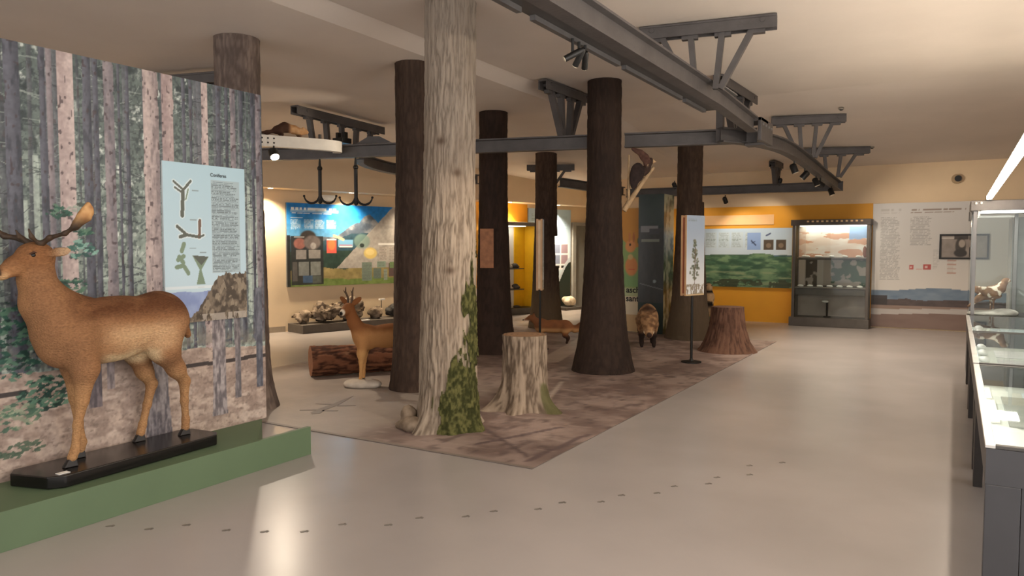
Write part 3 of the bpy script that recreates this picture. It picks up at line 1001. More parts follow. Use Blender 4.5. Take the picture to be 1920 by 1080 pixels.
stump('pale_tree_stump', 'pale grey stump with spreading roots and moss on its right root', -3.44, 6.03, .695, .205, .25, 31,
      ((90, 76, 63), (140, 124, 107), (168, 151, 132)), ((ST - 1.2, .20, .30), (ST - .35, .13, .28), (ST + .85, .20, .33), (ST + 2.5, .1, .4)), (ST + .95, .55, .5))
stump('brown_tree_stump', 'smooth reddish brown stump flaring to the floor in front of the yellow wall', -2.83, 10.90, .65, .215, .42, 37,
      ((70, 48, 38), (98, 70, 56), (110, 82, 66)), (), None, 60, (104, 74, 58), .30)

# ---- log on the floor
A = np.array((-6.42, 6.22, .185)); Bp = np.array((-5.72, 7.18, .175))
lg = thing('fallen_log', 'reddish brown barked log lying on the floor behind the roe deer', 'log', ((A + Bp)[0] / 2, (A + Bp)[1] / 2, 0))
ax = (Bp - A); Lg = np.linalg.norm(ax); ax /= Lg
sd = np.cross(ax, UPV); sd /= np.linalg.norm(sd)
nth, nl = 96, 120
th = np.linspace(0, 2 * PI, nth, endpoint=False); tt = np.linspace(0, 1, nl)
TH, T = np.meshgrid(th, tt)
h = bark_height(TH, T * 1.3, 44, 18, 5)
Rl = .175 + .022 * (h - .5) + .012 * (fbm(TH / (2 * PI) * 5, T * 3, 3, 48, 5) - .5) - .02 * T
V = A + ax * (T * Lg)[..., None] + (np.cos(TH) * Rl)[..., None] * sd + (np.sin(TH) * Rl)[..., None] * UPV
V[..., 2] = np.maximum(V[..., 2], .012)
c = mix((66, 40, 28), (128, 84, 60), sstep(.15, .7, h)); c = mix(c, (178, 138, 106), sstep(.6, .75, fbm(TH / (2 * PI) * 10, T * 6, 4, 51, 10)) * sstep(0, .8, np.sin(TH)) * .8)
i = np.arange(nl * nth).reshape(nl, nth); j = np.roll(i, -1, 1)
mesh_obj('bark', V.reshape(-1, 3), np.stack([i[:-1], i[1:], j[1:], j[:-1]], -1).reshape(-1, 4), BARK, lg, True, False, c.reshape(-1, 3) / 255)
for nm, k, e in (('sawn_end', 0, A), ('sawn_end', nl - 1, Bp)):
    ring = V[k]
    vs = np.concatenate([ring, ring * .5 + e * .5, e[None]])
    fs = [(q, (q + 1) % nth, nth + (q + 1) % nth, nth + q) for q in range(nth)] + [(nth + q, nth + (q + 1) % nth, 2 * nth) for q in range(nth)]
    if k: fs = [f[::-1] for f in fs]
    mesh_obj(nm, vs, fs, mat('log_end', (142, 92, 62), .7, var=.25, scale=20, bump=.3), lg)
# ================================================================== OVERHEAD RAIL SYSTEM
IB = [(-.055, -.085), (.055, -.085), (.055, -.068), (.009, -.062), (.009, .062), (.055, .068), (.055, .085), (-.055, .085), (-.055, .068), (-.009, .062), (-.009, -.062), (-.055, -.068)]
def rail(label, path, name='overhead_rail'):
    o = MB().sweep(IB[::-1], path).build(name, RAILM)
    return tag(o, label, 'rail')
def curve(pts, n=14):
    pts = [np.array(p, float) for p in pts]; out = []
    P = [2 * pts[0] - pts[1]] + pts + [2 * pts[-1] - pts[-2]]
    for i in range(1, len(P) - 2):
        for t in np.linspace(0, 1, n, endpoint=False):
            a, b, c, d = P[i - 1], P[i], P[i + 1], P[i + 2]
            out.append(.5 * (2 * b + (c - a) * t + (2 * a - 5 * b + 4 * c - d) * t * t + (3 * b - a - 3 * c + d) * t ** 3))
    out.append(pts[-1]); return out
r1 = thing('overhead_rail', 'long grey overhead rail running in from the top edge of the view', 'rail', (-1.95, 5, 2.8))
MB().sweep(IB[::-1], [(-1.95, -3, 2.9), (-1.95, 7.0, 2.9), (-1.95, 8.45, 2.85)]).build('beam', RAILM, r1)
lt = MB()
for a, b in ((-2.5, .2), (.3, 3.6), (3.75, 5.0), (5.1, 6.4), (6.5, 7.1)):
    lt.box(-2.11, -2.075, a, b, 2.785, 2.815)
lt.build('light_track', mat('track_grey', (92, 90, 90), .4, .4), r1)
MB().box(-2.12, -2.0, -2.9, 7.2, 2.816, 2.826).build('track_carrier', mat('carrier_grey', (66, 64, 63), .5, .3), r1)
MB().box(-2.02, -1.88, 6.9, 7.5, 2.99, 3.0).build('splice_plate', GREY, r1)
rail('grey rail crossing from the junction to the broad dark trunk', [(-2.02, 8.96, 2.8), (-3.49, 8.56, 2.8)])
rail('long grey rail crossing in front of the plaque trunk', [(-3.86, 8.46, 2.8), (-8.6, 7.2, 2.8)])
rail('grey rail that bends at the junction and runs to the far wall', curve([(-2.35, 8.62, 2.79), (-2.05, 9.1, 2.78), (-1.87, 9.9, 2.76), (-1.85, 11.5, 2.72), (-1.87, 13.2, 2.67), (-1.88, 14.75, 2.63)]))
rail('grey rail crossing above the yellow wall', [(-1.8, 14.85, 2.63), (-5.9, 14.6, 2.63)])
rail('dark rail curving away behind the left dark trunk', curve([(-7.0, 7.74, 2.78), (-7.35, 8.15, 2.78), (-7.65, 8.75, 2.78), (-7.8, 9.5, 2.77), (-7.75, 10.6, 2.76), (-7.5, 11.4, 2.74)]))
rail('short dark rail between the notched trunk and the broad trunk', [(-6.38, 12.5, 2.72), (-5.9, 14.4, 2.66)])
# junction pieces
jn = thing('rail_junction', 'bolted corner junction of the overhead rails', 'rail junction', (-2.0, 8.7, 2.8))
m = MB(); m.box(-2.05, -1.86, 8.46, 8.8, 2.89, 2.93); m.box(-1.9, -1.86, 8.46, 9.05, 2.68, 2.93); m.box(-2.12, -1.9, 8.8, 8.98, 2.67, 2.7)
m.build('plates', RAILM, jn, bevel=.006)
for y in (8.52, 8.66, 8.8, 8.95):
    MB().tube([(-1.861, y, 2.86), (-1.845, y, 2.86)], .016, 6).build('bolt', GREY, jn)
MB().box(-2.42, -2.34, 8.68, 8.76, 2.72, 3.1).build('hanger_plate', RAILM, jn, bevel=.004)
gp = MB().prism([(-.26, 0), (.26, 0), (.08, .09), (-.08, .09)], -.012, .012)
gpo = gp.build('gusset_plate', RAILM); gpo.rotation_euler = (PI / 2, 0, math.radians(15)); gpo.location = (-6.75, 7.74, 2.903)
tag(gpo, 'small peaked gusset plate on the rail above the right meat hook', 'plate')

def hanger(label, loc, rotdeg, length=1.15, drop=.58, n=4, name='rail_hanger'):
    t = thing(name, label, 'rail hanger', loc, math.radians(rotdeg))
    m = MB()
    m.box(-length / 2, length / 2, -.06, .06, -.026, -.006); m.box(-length / 2, length / 2, -.06, -.045, -.12, -.026); m.box(-length / 2, length / 2, .045, .06, -.12, -.026)
    m.build('plank', RAILM, t, local=True, bevel=.004)
    xs_ = np.linspace(-length * .36, length * .36, n)
    for i, x in enumerate(xs_):
        b = MB()
        foot = x * (.30 if i in (0, n - 1) else .62) if n == 4 else x * .86
        b.bar((x, 0, -.04), (foot, 0, -drop), .075, .05)
        b.box(x - .07, x + .07, -.03, .03, -.15, -.11)
        b.build('strut', RAILM, t, local=True)
    for x in (-length * .4, length * .4):
        MB().tube([(x, -.07, -.05), (x, .07, -.05)], .022, 8).build('bolt', RAILM, t, local=True)
    return t
hanger('large grey hanger with splayed struts nearest the viewer, on the ceiling', (-1.95, 6.65, 3.5), 10, 1.18, .6)
hanger('grey hanger with splayed struts midway down the right rail', (-1.87, 11.45, 3.392), 14, 1.0, .6)
hanger('small grey hanger with splayed struts furthest down the right rail', (-1.84, 13.75, 3.2), 14, 1.15, .5)
hanger('grey hanger seen end on above the rail junction', (-2.38, 9.45, 3.5), 88, 1.5, .6)
hanger('grey hanger seen end on left of the broad dark trunk', (-4.22, 8.42, 3.49), 88, 1.15, .6)
hanger('long dark hanger with many struts above the meat hooks', (-7.62, 8.05, 3.375), 96, 2.0, .5, 5)
hanger('small hanger on the rail above the yellow wall', (-2.95, 14.7, 3.125), 84, .5, .42)
hanger('dark hanger partly hidden behind the notched trunk', (-7.0, 13.3, 3.165), 25, .95, .38)
hanger('dark hanger showing above the forest print partition', (-7.15, 5.25, 3.375), 14, 1.2, .5)

# white painted curved beam end with the marten on it
wb = thing('white_rail_end', 'bright white curved beam end under the marten', 'rail', (-7.2, 6.9, 2.78))
path = curve([(-7.52, 6.45, 2.84), (-7.3, 6.85, 2.84), (-7.12, 7.22, 2.84), (-7.1, 7.42, 2.84), (-7.2, 7.5, 2.84)], 8)
MB().sweep([(-.05, -.07), (-.05, .07), (-.035, .07), (-.035, .01), (.035, .01), (.035, .07), (.05, .07), (.05, -.07)], path).build('beam', mat('white_enamel', (226, 222, 212), .4, var=.06), wb)
hm = mat('hole_dark', (40, 36, 34), .7)
for k in range(3):
    for z in (2.815, 2.87):
        p = Vector(path[0]).lerp(Vector(path[8]), .1 + .16 * k); dd = (Vector(path[8]) - Vector(path[0])).normalized(); sdn = Vector((dd.y, -dd.x, 0))
        MB().tube([Vector((p.x, p.y, z)) + sdn * .048, Vector((p.x, p.y, z)) + sdn * .053], .012, 8).build('bolt_hole', hm, wb)
MB().tube([(-7.18, 7.18, 2.98), (-7.18, 7.18, 2.86)], .02, 8).build('bolt', DGREY, wb)
m = MB(); m.box(-7.27, -7.09, 7.5, 7.68, 2.91, 2.98); m.box(-7.26, -7.22, 7.55, 7.62, 2.98, 3.06); m.box(-7.14, -7.1, 7.55, 7.62, 2.98, 3.06)
tag(m.build('rail_trolley', BLACK, bevel=.005), 'small dark rail trolley beside the marten beam', 'trolley')

def hook(label, x, y, ztop, L):
    t = thing('meat_hook', label, 'meat hook', (x, y, ztop), math.radians(30.7), 'double meat hooks hanging from the rail')
    m = MB(); m.tube([(0, 0, 0), (0, 0, -.12)], [.012, .02]); m.tube([(0, 0, -.10), (0, 0, -L)], .025, 8)
    m.build('shaft', BLACK, t, True, True)
    MB().sphere((0, 0, -.13), .036, 10, 8).build('swivel', BLACK, t, True, True)
    for s in (-1, 1):
        pts = [(s * .005, 0, -L + .10)] + [(s * (.115 + .105 * math.sin(a)), 0, -L + .10 - .11 * math.cos(a)) for a in np.linspace(-1.2, 1.45, 9)]
        b = MB().tube(pts, [.016] * 7 + [.013, .011, .009], 8).build('prong', BLACK, t, True, True)
        q = pts[-1]
        m2 = MB().sphere((q[0], 0, q[2]), .017, 8, 6); put(m2.build('prong_tip', BLACK, None, True), b, True)
    MB().lathe([(.012, -L - .02), (.03, -L), (.03, -L + .03), (.014, -L + .07)], n=8).build('collar', BLACK, t, True, True)
    return t
hook('left black double meat hook hanging under the white beam end', -7.47, 7.46, 2.71, .59)
hook('right black double meat hook hanging under the peaked gusset', -6.95, 7.60, 2.71, .62)

# ================================================================== LEFT WALL EXHIBITS
# blue mountain panel
bp = thing('mountain_panel', 'large blue mountain panel with a diagonal grey part on the left wall', 'panel', tuple(LW(2, .8)))
MB().obox(LW(.42, .8, .004), LD * 3.2, LN * .04, UPV * 1.51).build('board', mat('panel_side', (96, 100, 104), .5), bp)
def mountain_print():
    w, h = 3.2, 1.51
    P = Print(w, h, .012, (60, 140, 205))
    x, y = P.x, P.y
    P.c = mix((120, 180, 220), (30, 124, 204), sstep(.7, 1.5, y)) / 255
    rock = fbm(x * 6, y * 9, 4, 3)
    pk = .86 + .50 * np.exp(-((x - 1.72) / .34) ** 2) * .95 + .05 * (fbm(x * 8, x * 0, 3, 4) - .5)
    pk = np.maximum(pk, .9 + .28 * sstep(2.2, 1.72, x) * sstep(.9, 1.5, x))
    P.put(y < pk, mix((84, 96, 112), (150, 152, 156), sstep(.35, .7, rock)))
    mid = .86 + .12 * (fbm(x * 3, x * 0, 3, 6)) - .05 + .12 * sstep(.8, 1.5, x)
    P.put(y < mid, mix((40, 66, 84), (70, 100, 110), fbm(x * 12, y * 12, 3, 7)))
    P.put(y < .62 + .1 * fbm(x * 2, x * 0, 2, 8), mix((34, 52, 50), (62, 84, 72), fbm(x * 9, y * 9, 4, 9)))
    low = .24 + .12 * fbm(x * 3, x * 0, 3, 12) + .10 * sstep(1.0, 1.7, x)
    P.put(y < low, mix((128, 118, 74), (168, 150, 104), fbm(x * 10, y * 10, 4, 13)))
    P.put(y < .10 + .05 * fbm(x * 4, x * 0, 2, 14), mix((96, 118, 58), (126, 144, 84), fbm(x * 12, y * 20, 3, 15)))
    P.rect(0, 0, .06, .93, (40, 40, 42), .9)
    # diagonal grey half
    diag = (x - 2.28) > (y - 1.51) * .98 * (2.28 - 1.0) / 1.0
    diag = (x > 1.0 + (y - .32) * 1.28 / 1.19) & (y > .32)
    P.put(diag, mix((150, 144, 138), (182, 178, 172), fbm(x * 8, y * 8, 4, 17)))
    P.put(diag & (y > 1.2), (196, 192, 186), .4)
    # title, columns
    P.text(.08, 1.33, 1.05, 1.43, .09, (240, 246, 250), .95, 40); P.rect(.08, 1.345, 1.05, 1.40, (235, 243, 250), .55)
    for i, a in enumerate((.08, .34, .56, .80)):
        P.text(a, 1.03 + .03 * (i > 0), a + .2, 1.22, .024, (225, 236, 246), .8, 50 + i); P.rect(a, 1.05, a + .2, 1.2, (200, 224, 242), .25)
    P.rect(.08, 1.235, .32, 1.25, (240, 245, 250), .8)
    # photo blocks on dark field
    P.rect(.08, .03, .72, .92, (46, 48, 50), .9)
    P.ell(.42, .90, .16, .12, (64, 60, 58)); P.rect(.14, .89, .34, .91, (230, 232, 232), .8)
    P.ell(.25, .78, .12, .10, (150, 100, 92)); P.ell(.50, .80, .17, .13, (112, 104, 102)); P.ell(.52, .74, .06, .06, (160, 156, 154))
    for a, b, c, d, col in ((.17, .50, .38, .66, (136, 132, 130)), (.42, .51, .66, .66, (140, 136, 132)), (.22, .20, .42, .45, (118, 122, 120)), (.46, .20, .67, .45, (122, 126, 122)), (.10, .10, .2, .45, (88, 86, 84)), (.3, .06, .5, .2, (70, 92, 120)), (.5, .05, .68, .18, (86, 92, 86))):
        P.rect(a, b, c, d, col)
    P.noise(.12, 18, 31, 3)
    P.rect(.80, .60, 1.0, .86, (226, 96, 84)); P.ell(.90, .76, .08, .10, (240, 130, 80)); P.rect(.80, .84, 1.0, .87, (220, 230, 236))
    P.rect(1.04, .72, 1.36, .86, (120, 176, 214)); P.rect(1.06, .745, 1.35, .765, (206, 96, 90)); P.rect(1.06, .715, 1.35, .735, (226, 226, 220))
    P.line(.95, .93, 1.15, .86, .05, (216, 196, 160)); P.ell(1.56, .83, .18, .14, (120, 146, 138), .8); P.ell(1.56, .75, .05, .04, (50, 60, 58))
    P.ell(1.75, .60, .15, .11, (214, 190, 116)); P.ell(1.74, .62, .10, .06, (226, 206, 140))
    for a, b, c, d, col in ((1.95, .45, 2.14, .73, (176, 168, 160)), (2.18, .45, 2.4, .72, (178, 170, 162)), (1.55, .06, 1.78, .42, (118, 134, 122)), (1.82, .10, 2.0, .30, (104, 120, 110)), (1.9, .32, 2.1, .44, (130, 150, 136)), (2.05, .06, 2.14, .28, (140, 152, 140)), (2.18, .14, 2.4, .40, (96, 76, 74)), (2.2, .3, 2.3, .42, (110, 138, 90)), (2.5, .1, 2.9, .7, (150, 146, 140))):
        P.rect(a, b, c, d, col); P.text(a + .01, b + .01, c - .01, d - .01, .02, (80, 80, 78), .35, int(a * 90))
    P.rect(1.93, .76, 2.4, .80, (238, 238, 234), .8)
    P.build('printed_face', LW(.42, .8, .0455), LD, UPV, bp)
mountain_print()
eb = thing('emergency_light', 'small white emergency light box on the wall above the mountain panel', 'light box', tuple(LW(1.28, 2.4)))
MB().obox(LW(1.12, 2.37, .004), LD * .3, LN * .06, UPV * .11).build('housing', WHITE, eb, bevel=.008)
MB().obox(LW(1.15, 2.385, .0645), LD * .2, LN * .004, UPV * .05).build('diffuser', mat('diffuser', (246, 244, 236), .3), eb)

# rock plinth and rocks
rp = MB().obox(LW(.42, 0, .03), LD * 3.6, LN * .55, UPV * .15).build('rock_plinth', mat('plinth_grey', (84, 76, 68), .7, var=.12), bevel=.006)
tag(rp, 'low dark grey plinth carrying rock samples along the left wall', 'plinth')
ROCKM = vmat('rock', .9, .5, 40, None, .2)
def rock(label, s, off, size, pal, seed, z=.15, lump=4, name='rock_sample', nz=.03):
    r = random.Random(seed); t = np.array(LW(s, z, off))
    b = Blob(.05)
    sx, sy, sz = size
    b.ell(t + LD * 0 + UPV * sz * .45, (sx * .42, sy * .42, sz * .5))
    for i in range(lump):
        p = t + LD * r.uniform(-.35, .35) * sy + LN * r.uniform(-.3, .3) * sx + UPV * sz * r.uniform(.25, .75)
        q = r.uniform(.22, .36)
        b.ell(p, (sx * q, sy * q, sz * q), rotm('Z', r.random() * 3))
    v, f = b.mesh(.02)
    v = v + (np.stack([fbm3(v * 6, 4, seed), fbm3(v * 6, 4, seed + 3), fbm3(v * 6, 4, seed + 6)], 1) - .5) * 8 * nz
    rg = np.abs(fbm3(v * 9, 3, seed + 20) - .5) * 2; cc = v.mean(0); v = v + (v - cc) * (sstep(.0, .25, rg) - .8)[:, None] * .22 * (nz / .03)
    v[:, 2] = np.maximum(v[:, 2], z + .001)
    c = mix(pal[0], pal[1], sstep(.3, .7, fbm3(v * 12, 3, seed + 8)))
    o = mesh_obj(name, v, f, ROCKM, None, True, False, c / 255)
    return tag(o, label, 'rock')
BR = ((84, 72, 60), (150, 134, 116)); RD = ((104, 74, 64), (156, 122, 108)); DKR = ((40, 38, 38), (70, 68, 66))
rock('small round brown rock at the left end of the plinth', .58, .3, (.3, .26, .21), BR, 3)
rock('low brown rock with a ledge, second from the left on the plinth', 1.0, .3, (.36, .58, .34), BR, 4)
rock('largest rough brown rock on the plinth, left of the roe deer head', 1.52, .3, (.36, .56, .42), BR, 5)
rock('brown rock behind the roe deer muzzle', 2.06, .3, (.3, .3, .26), BR, 6)
rock('small black rock between the roe deer and the reddish rocks', 2.62, .3, (.24, .32, .20), DKR, 7)
rock('pale reddish rock on the plinth beside the dark trunk', 3.05, .25, (.3, .36, .36), ((110, 92, 84), (160, 140, 130)), 8)
rock('dark reddish rock at the right of the plinth', 3.52, .34, (.3, .4, .32), RD, 9)
for i, s in enumerate((2.36, 2.86, 3.14, 3.66)):
    lp = thing('label_post', ['label post with white card just right of the roe deer neck', 'label post with white card left of the reddish rocks', 'label post with white card behind the pale reddish rock', 'label post with white card at the right of the reddish rocks'][i], 'label post', tuple(LW(s, .15, .12)))
    MB().tube([LW(s, .15, .12), LW(s, .15 + .34 + .06 * (i % 2), .12)], .008, 6).build('rod', DGREY, lp)
    MB().obox(LW(s - .06, .48 + .06 * (i % 2), .115), LD * .12, LN * .05, UPV * .03).build('card', WHITE, lp)
tag(MB().obox(LW(1.5, .1505, .5), LD * .3, LN * .07, UPV * .012).build('rock_label', WHITE), 'white label card on the front edge of the rock plinth', 'label card')

structure('trim_3', MB().obox(LW(4.95, .001, .001), LD * 1.6, LN * .002, UPV * 2.52), YEL)
# yellow vitrine further along the wall
yv = thing('yellow_vitrine', 'tall vitrine with yellow interior and lit top seen between the trunks', 'vitrine', tuple(LW(5.9, 0)))
MB().obox(LW(5.2, 0, .004), LD * 1.28, LN * .5, UPV * .14).build('base', DGREY, yv, bevel=.004)
MB().obox(LW(5.2, 2.0, .004), LD * 1.34, LN * .52, UPV * .08).build('top', mat('vitrine_grey', (120, 116, 108), .5), yv, bevel=.004)
MB().obox(LW(5.22, .14, .004), LD * 1.22, LN * .02, UPV * 1.86).build('back_panel', WHITE, yv)
MB().obox(LW(6.42, .14, .03), LD * .03, LN * .44, UPV * 1.86).build('side_panel', mat('yellow_board', (240, 186, 30), .5, var=.04), yv)
MB().obox(LW(6.08, .14, .024), LD * .33, LN * .02, UPV * 1.86).build('side_panel', mat('yellow_board', (240, 186, 30), .5, var=.04), yv)
for z in (.55, 1.02):
    MB().obox(LW(5.24, z, .03), LD * .84, LN * .34, UPV * .02).build('shelf', DGREY, yv)
MB().obox(LW(5.3, 1.985, .1), LD * .8, LN * .3, UPV * .012).build('lamp_panel', emat('vitrine_lamp', (255, 246, 226), 4), yv)
MB().obox(LW(6.44, .14, .47), LD * .02, LN * .03, UPV * 1.86).build('corner_post', GREY, yv)
for i, (s, z, sz) in enumerate(((5.72, 1.04, .16), (5.94, 1.04, .12), (5.75, .57, .08), (5.96, .57, .12), (5.75, .14, .05), (6.0, .14, .05))):
    b = Blob(.02); p = np.array(LW(s, z + sz * .45, .2)); b.ell(p, (.08, .09, sz * .5)).ell(p + np.array((.03, .05, -.2 * sz)), (.06, .07, sz * .3))
    o = b.build('vitrine_specimen', .015, vmat('specimen', .8), lambda v, i=i: mix(((190, 186, 176), (70, 66, 62))[i % 2], ((226, 222, 212), (110, 104, 98))[i % 2], fbm3(v * 30, 2, i)) / 255)
    tag(o, ['pale upright specimen on the upper shelf of the yellow vitrine', 'dark specimen on the upper shelf of the yellow vitrine', 'pale specimen on the lower shelf of the yellow vitrine', 'dark specimen on the lower shelf of the yellow vitrine', 'pale specimen on the floor of the yellow vitrine', 'dark specimen on the floor of the yellow vitrine'][i], 'specimen')

# light blue panel beside the door
lb = thing('blue_panel', 'pale blue panel with small pictures and a dark curved foot beside the door', 'panel', tuple(LW(7.3, 0)))
MB().obox(LW(6.55, .02, .004), LD * 1.5, LN * .03, UPV * 2.42).build('board', mat('panel_side', (96, 100, 104), .5), lb)
P = Print(1.5, 2.42, .02, (178, 206, 226))
P.c = mix((204, 218, 230), (176, 206, 230), P.y / 2.42) / 255
P.text(.1, 1.9, .7, 2.3, .05, (120, 140, 160), .6, 3); P.rect(.12, 1.05, .35, 1.45, (120, 150, 160)); P.rect(.12, .8, .3, 1.05, (150, 176, 190))
P.text(.85, 1.75, 1.4, 2.25, .04, (140, 170, 200), .5, 5)
P.rect(.82, .95, 1.45, 1.6, (222, 228, 236)); 
for a in (.86, 1.16):
    for b in (1.1, 1.36):
        P.rect(a, b, a + .24, b + .2, ((128, 140, 168), (150, 132, 146))[int(a > 1)])
P.rect(.86, 1.0, 1.08, 1.04, (30, 32, 36)); P.rect(1.16, 1.0, 1.38, 1.04, (30, 32, 36))
cv = np.where(P.x < .45, .85 + .2 * sstep(0, .45, P.x), .5 + .75 * sstep(.8, 1.5, P.x))
P.put(P.y < cv, (186, 200, 214)); P.put(P.y < cv - .12 * (P.x > .4) - .25 * (P.x <= .4), (30, 44, 40))
P.build('printed_face', LW(6.55, .02, .0355), LD, UPV, lb)
st = thing('stone_plinth', 'small dark plinth by the grey door with a pale stone', 'plinth', tuple(LW(7.75, 0, .25)))
MB().obox(LW(7.35, 0, .06), LD * .7, LN * .45, UPV * .07).build('slab', DGREY, st, bevel=.005)
rock('pale smooth stone on the small plinth by the grey door', 7.75, .28, (.3, .5, .26), ((176, 164, 144), (214, 204, 186)), 12, .07, 2, 'pale_stone', .006)

# downlights set into the bulkhead (real lamps)
for i, s in enumerate((-1.6, .0, 1.6, 3.2, 5.7, 7.3)):
    L = thing('recessed_downlight', ['recessed downlight in the bulkhead behind the partition', 'recessed downlight at the left end of the mountain panel', 'recessed downlight over the middle of the mountain panel', 'recessed downlight over the reddish rocks', 'recessed downlight above the yellow vitrine', 'recessed downlight above the pale blue panel'][i], 'downlight', tuple(LW(s, 2.53, .3)), group='downlights in the left bulkhead')
    c = LW(s, 2.53, .3)
    MB().lathe([(.055, -.006), (.055, .0)], c, 16).build('trim_ring', WHITE, L)
    MB().lathe([(.04, -.009), (.04, -.0065)], c, 16).build('lamp_disc', emat('downlight', (255, 226, 180), 25), L)
    o = lamp_obj('SPOT', 'downlight_lamp', LW(s, 2.505, .3), DL_W * (2.2 if s > 5 else 1), (1, .80, .56), .05, LW(s, .9, .1), 120, .8)

# ================================================================== FAR WALL EXHIBITS
fy = FY - .013
hp = thing('hills_panel', 'wide panel of green hills under pale sky on the yellow wall', 'panel', (-3.8, fy, .7))
MB().box(-4.95, -2.79, fy - .03, fy, .70, 1.90).build('board', mat('panel_side', (96, 100, 104), .5), hp)
P = Print(2.16, 1.2, .012, (190, 208, 222))
P.c = mix((214, 224, 230), (182, 204, 222), P.y / 1.2) / 255
x, y = P.x, P.y
hl = .66 + .05 * (fbm(x * 2.5, x * 0, 3, 3) - .5) + .04 * np.exp(-((x - 1.55) / .2) ** 2)
P.put((y < .66) & (x > 1.5), (84, 112, 140))
P.put(y < hl - .03 * (x > 1.8), mix((74, 110, 84), (120, 150, 112), sstep(.3, .7, fbm(x * 6, y * 14, 5, 4))))
P.put((y < hl) * sstep(.5, .62, fbm(x * 4, y * 20, 5, 6)), (48, 76, 60), .6)
P.put((y < .32) * sstep(.56, .66, fbm(x * 3, y * 30, 5, 8)), (150, 160, 124), .7)
P.put((y < .16) & (fbm(x * 6, y * 14, 4, 9) > .45), (60, 66, 50), .8)
for i in range(6):
    a = .16 + .27 * i
    if i < 5: P.rect(a, .80, a + .23, 1.12, (190, 206, 214), .8); P.text(a + .01, .81, a + .21, 1.11, .025, (130, 146, 150), .55, i)
P.rect(1.29, .76, 1.55, 1.11, (140, 168, 214)); P.line(1.37, .95, 1.46, .86, .025, (60, 72, 104)); P.line(1.38, .90, 1.44, .93, .02, (60, 72, 104))
P.line(1.66, 1.05, 1.74, 1.09, .03, (84, 96, 130))
for a in (1.61, 1.85): P.rect(a, .76, a + .20, .96, (84, 74, 62)); P.ell(a + .1, .85, .05, .05, (130, 114, 96))
P.build('printed_face', (-4.95, fy - .0315, .70), (1, 0, 0), (0, 0, 1), hp)
ts = MB().box(-4.95, -3.15, fy - .02, fy, 1.97, 2.17).build('lit_patch_strip', mat('peach_board', (236, 190, 134), .6, var=.05, scale=3), bevel=.003)  # thin peach board standing in for a patch of light on the wall
tag(ts, 'peach strip coloured as a patch of light above the hills panel', 'light patch')

# plain landscape mural right of the vitrine
lm = thing('landscape_mural', 'large grey white mural of a lake shore with blue hills', 'mural', (.2, FY, 0))
MB().box(-1.355, 1.9, FY - .02, FY - .001, .02, 2.33).build('board', mat('mural_edge', (190, 188, 184), .6), lm)
P = Print(3.25, 2.31, .014, (206, 204, 200))
x, y = P.x, P.y
P.c = mix((212, 206, 198), (204, 204, 204), y / 2.3) / 255
P.text(.14, .88, .47, 2.05, .028, (150, 150, 150), .75, 3); P.text(.62, 1.52, .97, 2.05, .028, (150, 150, 150), .75, 4)
P.text(.14, 2.12, .5, 2.2, .07, (180, 178, 176), .7, 8); P.text(.62, 2.12, 1.5, 2.19, .06, (130, 112, 100), .8, 9)
P.text(1.0, 1.1, 1.1, 1.45, .03, (176, 174, 172), .6, 10)
for k in range(5): P.rect(1.22, 1.02 + .075 * k, 1.36, 1.04 + .075 * k, (176, 134, 120), .7); P.rect(1.22, 1.045 + .075 * k, 1.32, 1.08 + .075 * k, (196, 190, 184), .7)
P.rect(.62, 1.08, .70, 1.17, (186, 96, 92)); P.rect(.64, 1.11, .67, 1.14, (214, 190, 186)); P.rect(.85, 1.08, .97, 1.18, (176, 84, 80)); P.rect(.88, 1.11, .92, 1.15, (210, 180, 176)); P.rect(.73, 1.085, .83, 1.105, (200, 140, 132), .7)
hl = .62 + .08 * (fbm(x * 2, x * 0, 3, 3) - .3) + .05 * np.exp(-((x - 1.1) / .5) ** 2)
P.put(y < hl + .06, mix((96, 116, 138), (134, 150, 166), fbm(x * 5, y * 14, 3, 4)))
P.put(y < .50 + .06 * (fbm(x * 5, x * 0, 3, 5)), mix((70, 62, 62), (96, 84, 82), fbm(x * 9, y * 20, 3, 6)))
P.put((y < .60) & (x < .28) & (y > .4), (60, 54, 54), .9)
P.put(y < .42, mix((132, 112, 102), (150, 130, 118), fbm(x * 4, y * 30, 3, 7)))
P.put((y < .34 + .04 * sstep(0, 1.5, x)) & (y > .22), mix((168, 162, 160), (186, 180, 176), fbm(x * 3, y * 30, 3, 8)))
P.put(y < .235 + .05 * sstep(0, 1.2, x), mix((118, 98, 90), (134, 114, 106), fbm(x * 2, y * 8, 3, 9)))
P.build('printed_face', (-1.355, FY - .0215, .02), (1, 0, 0), (0, 0, 1), lm)
fp = thing('framed_picture', 'dark framed grey picture hung on the landscape mural', 'picture', (.12, FY - .02, 1.3))
fm = MB(); fm.box(-.26, .50, FY - .05, FY - .023, 1.30, 1.33); fm.box(-.26, .50, FY - .05, FY - .023, 1.72, 1.75); fm.box(-.26, -.23, FY - .05, FY - .023, 1.33, 1.72); fm.box(.47, .50, FY - .05, FY - .023, 1.33, 1.72)
fm.build('frame', BLACK, fp)
P = Print(.70, .39, .012, (150, 142, 136)); P.noise(.15, 10, 3)
P.ell(.30, .2, .08, .16, (70, 66, 62)); P.ell(.32, .25, .05, .07, (170, 160, 150)); P.rect(.2, .32, .42, .39, (56, 52, 50), .8); P.ell(.3, .08, .1, .07, (60, 56, 54)); P.rect(0, .34, .2, .36, (220, 216, 210), .7)
P.build('picture_print', (-.23, FY - .03, 1.33), (1, 0, 0), (0, 0, 1), fp)

